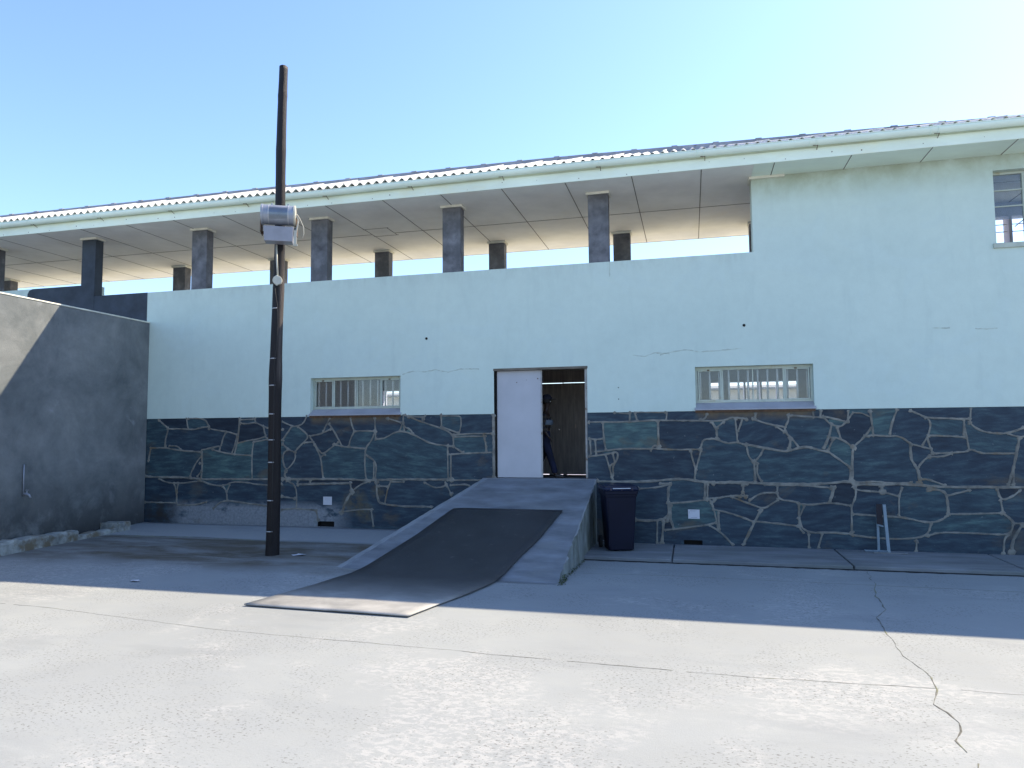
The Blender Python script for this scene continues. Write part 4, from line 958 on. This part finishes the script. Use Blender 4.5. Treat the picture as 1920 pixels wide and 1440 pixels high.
# ------------------------------------------------------------------ litter
def scrap(x, y, s, lab, seed, zf=gz):
    r_ = random.Random(seed); c = bmesh.new(); q = []
    n = 9
    for k in range(n):
        a = 2*math.pi*k/n; rr_ = s*r_.uniform(.6, 1.2)
        q.append(c.verts.new((x+rr_*math.cos(a)*1.5, y+rr_*math.sin(a), zf(x, y)+.006+r_.uniform(0, .015))))
    ce = c.verts.new((x, y, zf(x, y)+.02))
    for k in range(n): c.faces.new((q[k], q[(k+1) % n], ce))
    me = bpy.data.meshes.new('paper_scrap'); c.to_mesh(me); c.free()
    o = link('paper_scrap', me, M['paper']); sm_ = o.modifiers.new('s', 'SOLIDIFY'); sm_.thickness = .002
    return tag(o, lab, 'litter')
scrap(-2.87, -2.52, .075, 'crumpled white paper scrap on the ground just right of the timber pole', 1)
scrap(-4.05, -4.5, .045, 'small white scrap of paper at the edge of the shade left of the pole', 2)

# ------------------------------------------------------------------ person in the doorway
ps = empty('person', (.35, .62, 1.06), 'person in dark cap, striped top and blue jeans stepping out behind the white door leaf', 'person')
def skinmesh(name, pts, edges, material, parent, levels=2, root=0, smooth=True):
    bm = bmesh.new(); sk = bm.verts.layers.skin.verify(); V = []
    for i, (x, y, z, r_) in enumerate(pts):
        v = bm.verts.new((x, y, z)); V.append(v)
        rr_ = r_ if isinstance(r_, tuple) else (r_, r_)
        v[sk].radius = rr_; v[sk].use_root = (i == root)
    for a, b in edges: bm.edges.new((V[a], V[b]))
    me = bpy.data.meshes.new(name); bm.to_mesh(me); bm.free()
    o = link(name, me, material, parent)
    s = o.modifiers.new('skin', 'SKIN'); s.use_smooth_shade = True; s.branch_smoothing = .3
    if levels: u = o.modifiers.new('sub', 'SUBSURF'); u.levels = levels; u.render_levels = levels
    return o
F = 1.055
# joints
bp = [(.355,.60,1.80,.085), (.36,.60,1.93,.085), (.37,.60,2.08,.095), (.37,.60,2.20,.085), (.375,.60,2.31,.045), (.385,.60,2.37,.045), (.39,.60,2.44,.078), (.39,.60,2.50,.085), (.385,.60,2.55,.06),   # 0-8
      (.36,.51,1.74,.075), (.465,.49,1.44,.055), (.545,.49,1.15,.038), (.60,.49,1.09,.034), (.69,.49,1.08,.028),    # 9-13 lead leg
      (.35,.69,1.74,.075), (.26,.71,1.43,.055), (.08,.72,1.17,.038), (.10,.72,1.10,.034), (.19,.72,1.08,.028),       # 14-18 rear leg
      (.36,.45,2.21,.052), (.33,.405,2.00,.038), (.43,.40,1.84,.027), (.47,.40,1.79,.022),                          # 19-22 near arm
      (.36,.75,2.21,.052), (.30,.79,2.00,.038), (.22,.80,1.83,.027), (.21,.80,1.77,.022)]                           # 23-26 far arm
ed = [(0,1),(1,2),(2,3),(3,4),(4,5),(5,6),(6,7),(7,8),(0,9),(9,10),(10,11),(11,12),(12,13),(0,14),(14,15),(15,16),(16,17),(17,18),(3,19),(19,20),(20,21),(21,22),(3,23),(23,24),(24,25),(25,26)]
# nose, chin, ears as small bumps and fingers as short chains, all in the same skin
def addchain(base, pts):
    j = base
    for p in pts: bp.append(p); ed.append((j, len(bp)-1)); j = len(bp)-1
addchain(6, [(.462,.60,2.455,.016), (.485,.60,2.448,.011)]); addchain(6, [(.452,.60,2.405,.028)])
for k, (dy, l) in enumerate(((-.022, .055), (-.008, .065), (.006, .062), (.019, .05))):
    addchain(22, [(.475+l*.45, .40+dy, 1.775-l*.45, .0085), (.475+l*.55, .40+dy, 1.77-l*.95, .0075)])
    addchain(26, [(.212, .80+dy, 1.765-l*.5, .0085), (.225, .80+dy, 1.765-l*1.05, .0075)])
addchain(22, [(.50, .375, 1.79, .009)]); addchain(26, [(.24, .775, 1.76, .009)])
skinmesh('body', bp, ed, M['skin'], ps, 1)
sp = [(.358,.60,1.99,(.10,.10)), (.37,.60,2.08,.108), (.37,.60,2.20,.10), (.375,.60,2.285,.062), (.36,.45,2.205,.064), (.332,.405,2.00,.05), (.40,.40,1.885,.04), (.36,.75,2.205,.064), (.30,.79,2.00,.05), (.24,.80,1.88,.04)]
skinmesh('shirt', sp, [(0,1),(1,2),(2,3),(2,4),(4,5),(5,6),(2,7),(7,8),(8,9)], M['shirt'], ps, 2, 1)
mb = MB(); bm = mb.bm; rows = []
for z, rx, ry in ((2.025, .112, .135), (2.04, .128, .15), (2.11, .13, .152), (2.125, .115, .138)):
    rows.append([bm.verts.new((.372+rx*math.cos(2*math.pi*k/24), .60+ry*math.sin(2*math.pi*k/24), z)) for k in range(24)])
for A, B in zip(rows, rows[1:]):
    for k in range(24): bm.faces.new((A[k], A[(k+1) % 24], B[(k+1) % 24], B[k]))
bm.faces.new(rows[0][::-1]); bm.faces.new(rows[-1]); mb.build('shirt_band', M['band'], ps, smooth=True)
jp = [(.358,.60,1.97,(.10,.115)), (.355,.60,1.82,(.105,.12)), (.36,.51,1.72,.09), (.465,.49,1.44,.072), (.535,.49,1.20,.06), (.55,.49,1.13,.062), (.35,.69,1.72,.09), (.26,.71,1.43,.072), (.12,.72,1.21,.06), (.085,.72,1.15,.062)]
skinmesh('jeans', jp, [(0,1),(1,2),(2,3),(3,4),(4,5),(1,6),(6,7),(7,8),(8,9)], M['jeans'], ps, 2, 1)
for fx, fy_ in ((.56, .49), (.09, .72)):
    skinmesh('shoe', [(fx-.03, fy_, 1.095, .038), (fx+.03, fy_, 1.097, .04), (fx+.10, fy_, 1.088, .036), (fx+.165, fy_, 1.083, .026)], [(0,1),(1,2),(2,3)], M['shoe'], ps, 2)
def dome(cx_, cy_, cz_, rx, ry, rz_, a0, nm, m, par, seg=20, rg_=7):
    mb = MB(); bm = mb.bm; rows = []
    for i in range(rg_+1):
        a = R(a0 + (88-a0)*i/rg_)
        rows.append([bm.verts.new((cx_+rx*math.cos(a)*math.cos(2*math.pi*k/seg), cy_+ry*math.cos(a)*math.sin(2*math.pi*k/seg), cz_+rz_*math.sin(a))) for k in range(seg)])
    for A, B in zip(rows, rows[1:]):
        for k in range(seg): bm.faces.new((A[k], A[(k+1) % seg], B[(k+1) % seg], B[k]))
    bm.faces.new(rows[-1]); bm.faces.new(rows[0][::-1]); return mb.build(nm, m, par, smooth=True)
dome(.375, .60, 2.48, .098, .09, .09, -35, 'hair', M['hair'], ps)
cap = dome(.385, .60, 2.505, .106, .097, .105, 0, 'cap', M['capm'], ps)
mb = MB(); mb.prism([(.45,.53), (.50,.525), (.555,.555), (.57,.60), (.555,.645), (.50,.675), (.45,.67)], 'z', 2.508, 2.516); mb.build('cap_brim', M['capm'], cap)
for yy in (.562, .638):
    mb = MB(); mb.tube([(.452, yy, 2.462), (.466, yy, 2.462)], .010, 8); mb.build('eye', M['bar'], ps)
mb = MB(); mb.box(.468, .476, .58, .62, 2.418, 2.424); mb.build('mouth', M['hair'], ps)

# ------------------------------------------------------------------ pale building seen through the far windows
fb = empty('far_building', (2, 20, 0), 'pale low building glimpsed through the barred windows beyond the rear yard', 'building')
mb = MB(); fr = [(x, x+1.2, 1.2, 2.3) for x in range(-14, 24, 3)]
holed(mb.bm, [-16, 26] + [q for r_ in fr for q in r_[:2]], [-.1, 3.75, 1.2, 2.3], lambda x, z: not inside(x, z, fr), 20, 20.3)
mb.box(-16, 26, 20.31, 24, -.1, 3.7); mb.build('wall', M['farwall'], fb)
mb = MB(); mb.prism([(19.5, 3.75), (22, 4.0), (24.6, 3.75), (24.6, 3.68), (19.5, 3.68)], 'x', -16.4, 26.4); mb.build('roof', M['farroof'], fb)
for r_ in fr:
    mb = MB(); mb.box(r_[0], r_[1], 20.12, 20.16, r_[2], r_[3]); mb.build('window', M['glassd'], fb)

# ------------------------------------------------------------------ camera, light, sky
cx, D, h, yaw, pit, roll, f = (2.98159, 12.24015, 1.90000, -0.24906, 0.06874, -0.00759, 1312.74102)
fw = Vector((math.sin(yaw)*math.cos(pit), math.cos(yaw)*math.cos(pit), math.sin(pit)))
r = Vector((math.cos(yaw), -math.sin(yaw), 0)); u = r.cross(fw)
r2 = r*math.cos(roll) + u*math.sin(roll); u2 = -r*math.sin(roll) + u*math.cos(roll)
cd = bpy.data.cameras.new('camera'); cam = bpy.data.objects.new('camera', cd); col.objects.link(cam)
cd.sensor_width = 36; cd.lens = f/1920*36; cd.clip_start = .05; cd.clip_end = 6000
cam.matrix_world = Matrix(((r2.x, u2.x, -fw.x, cx), (r2.y, u2.y, -fw.y, -D), (r2.z, u2.z, -fw.z, h), (0, 0, 0, 1)))
scene.camera = cam
SUN = Vector((1.15, 1.0, math.tan(R(57.6)))).normalized()
sd_ = bpy.data.lights.new('sun', 'SUN'); so = bpy.data.objects.new('sun', sd_); col.objects.link(so)
sd_.energy = 4.9; sd_.angle = R(.5); sd_.color = (1.0, .85, .64)
so.rotation_euler = SUN.to_track_quat('Z', 'Y').to_euler()
w = bpy.data.worlds.new('World'); scene.world = w; w.use_nodes = True; nt = w.node_tree
bg = nt.nodes['Background']; sky = nt.nodes.new('ShaderNodeTexSky'); sky.sky_type = 'NISHITA'; sky.sun_disc = False
sky.sun_elevation = math.asin(SUN.z); sky.sun_rotation = math.atan2(SUN.x, SUN.y)
sky.air_density = 1.0; sky.dust_density = .5; sky.ozone_density = 1.6
nt.links.new(mix(nt, 1.0, sky.outputs[0], (.98, 1.06, 1.22), 'MULTIPLY'), bg.inputs[0]); bg.inputs[1].default_value = .13
scene.view_settings.view_transform = 'Standard'; scene.view_settings.look = 'None'
scene.view_settings.exposure = 1.15; scene.view_settings.gamma = 1
scene.cycles.max_bounces = 10; scene.cycles.diffuse_bounces = 5; scene.cycles.transparent_max_bounces = 16
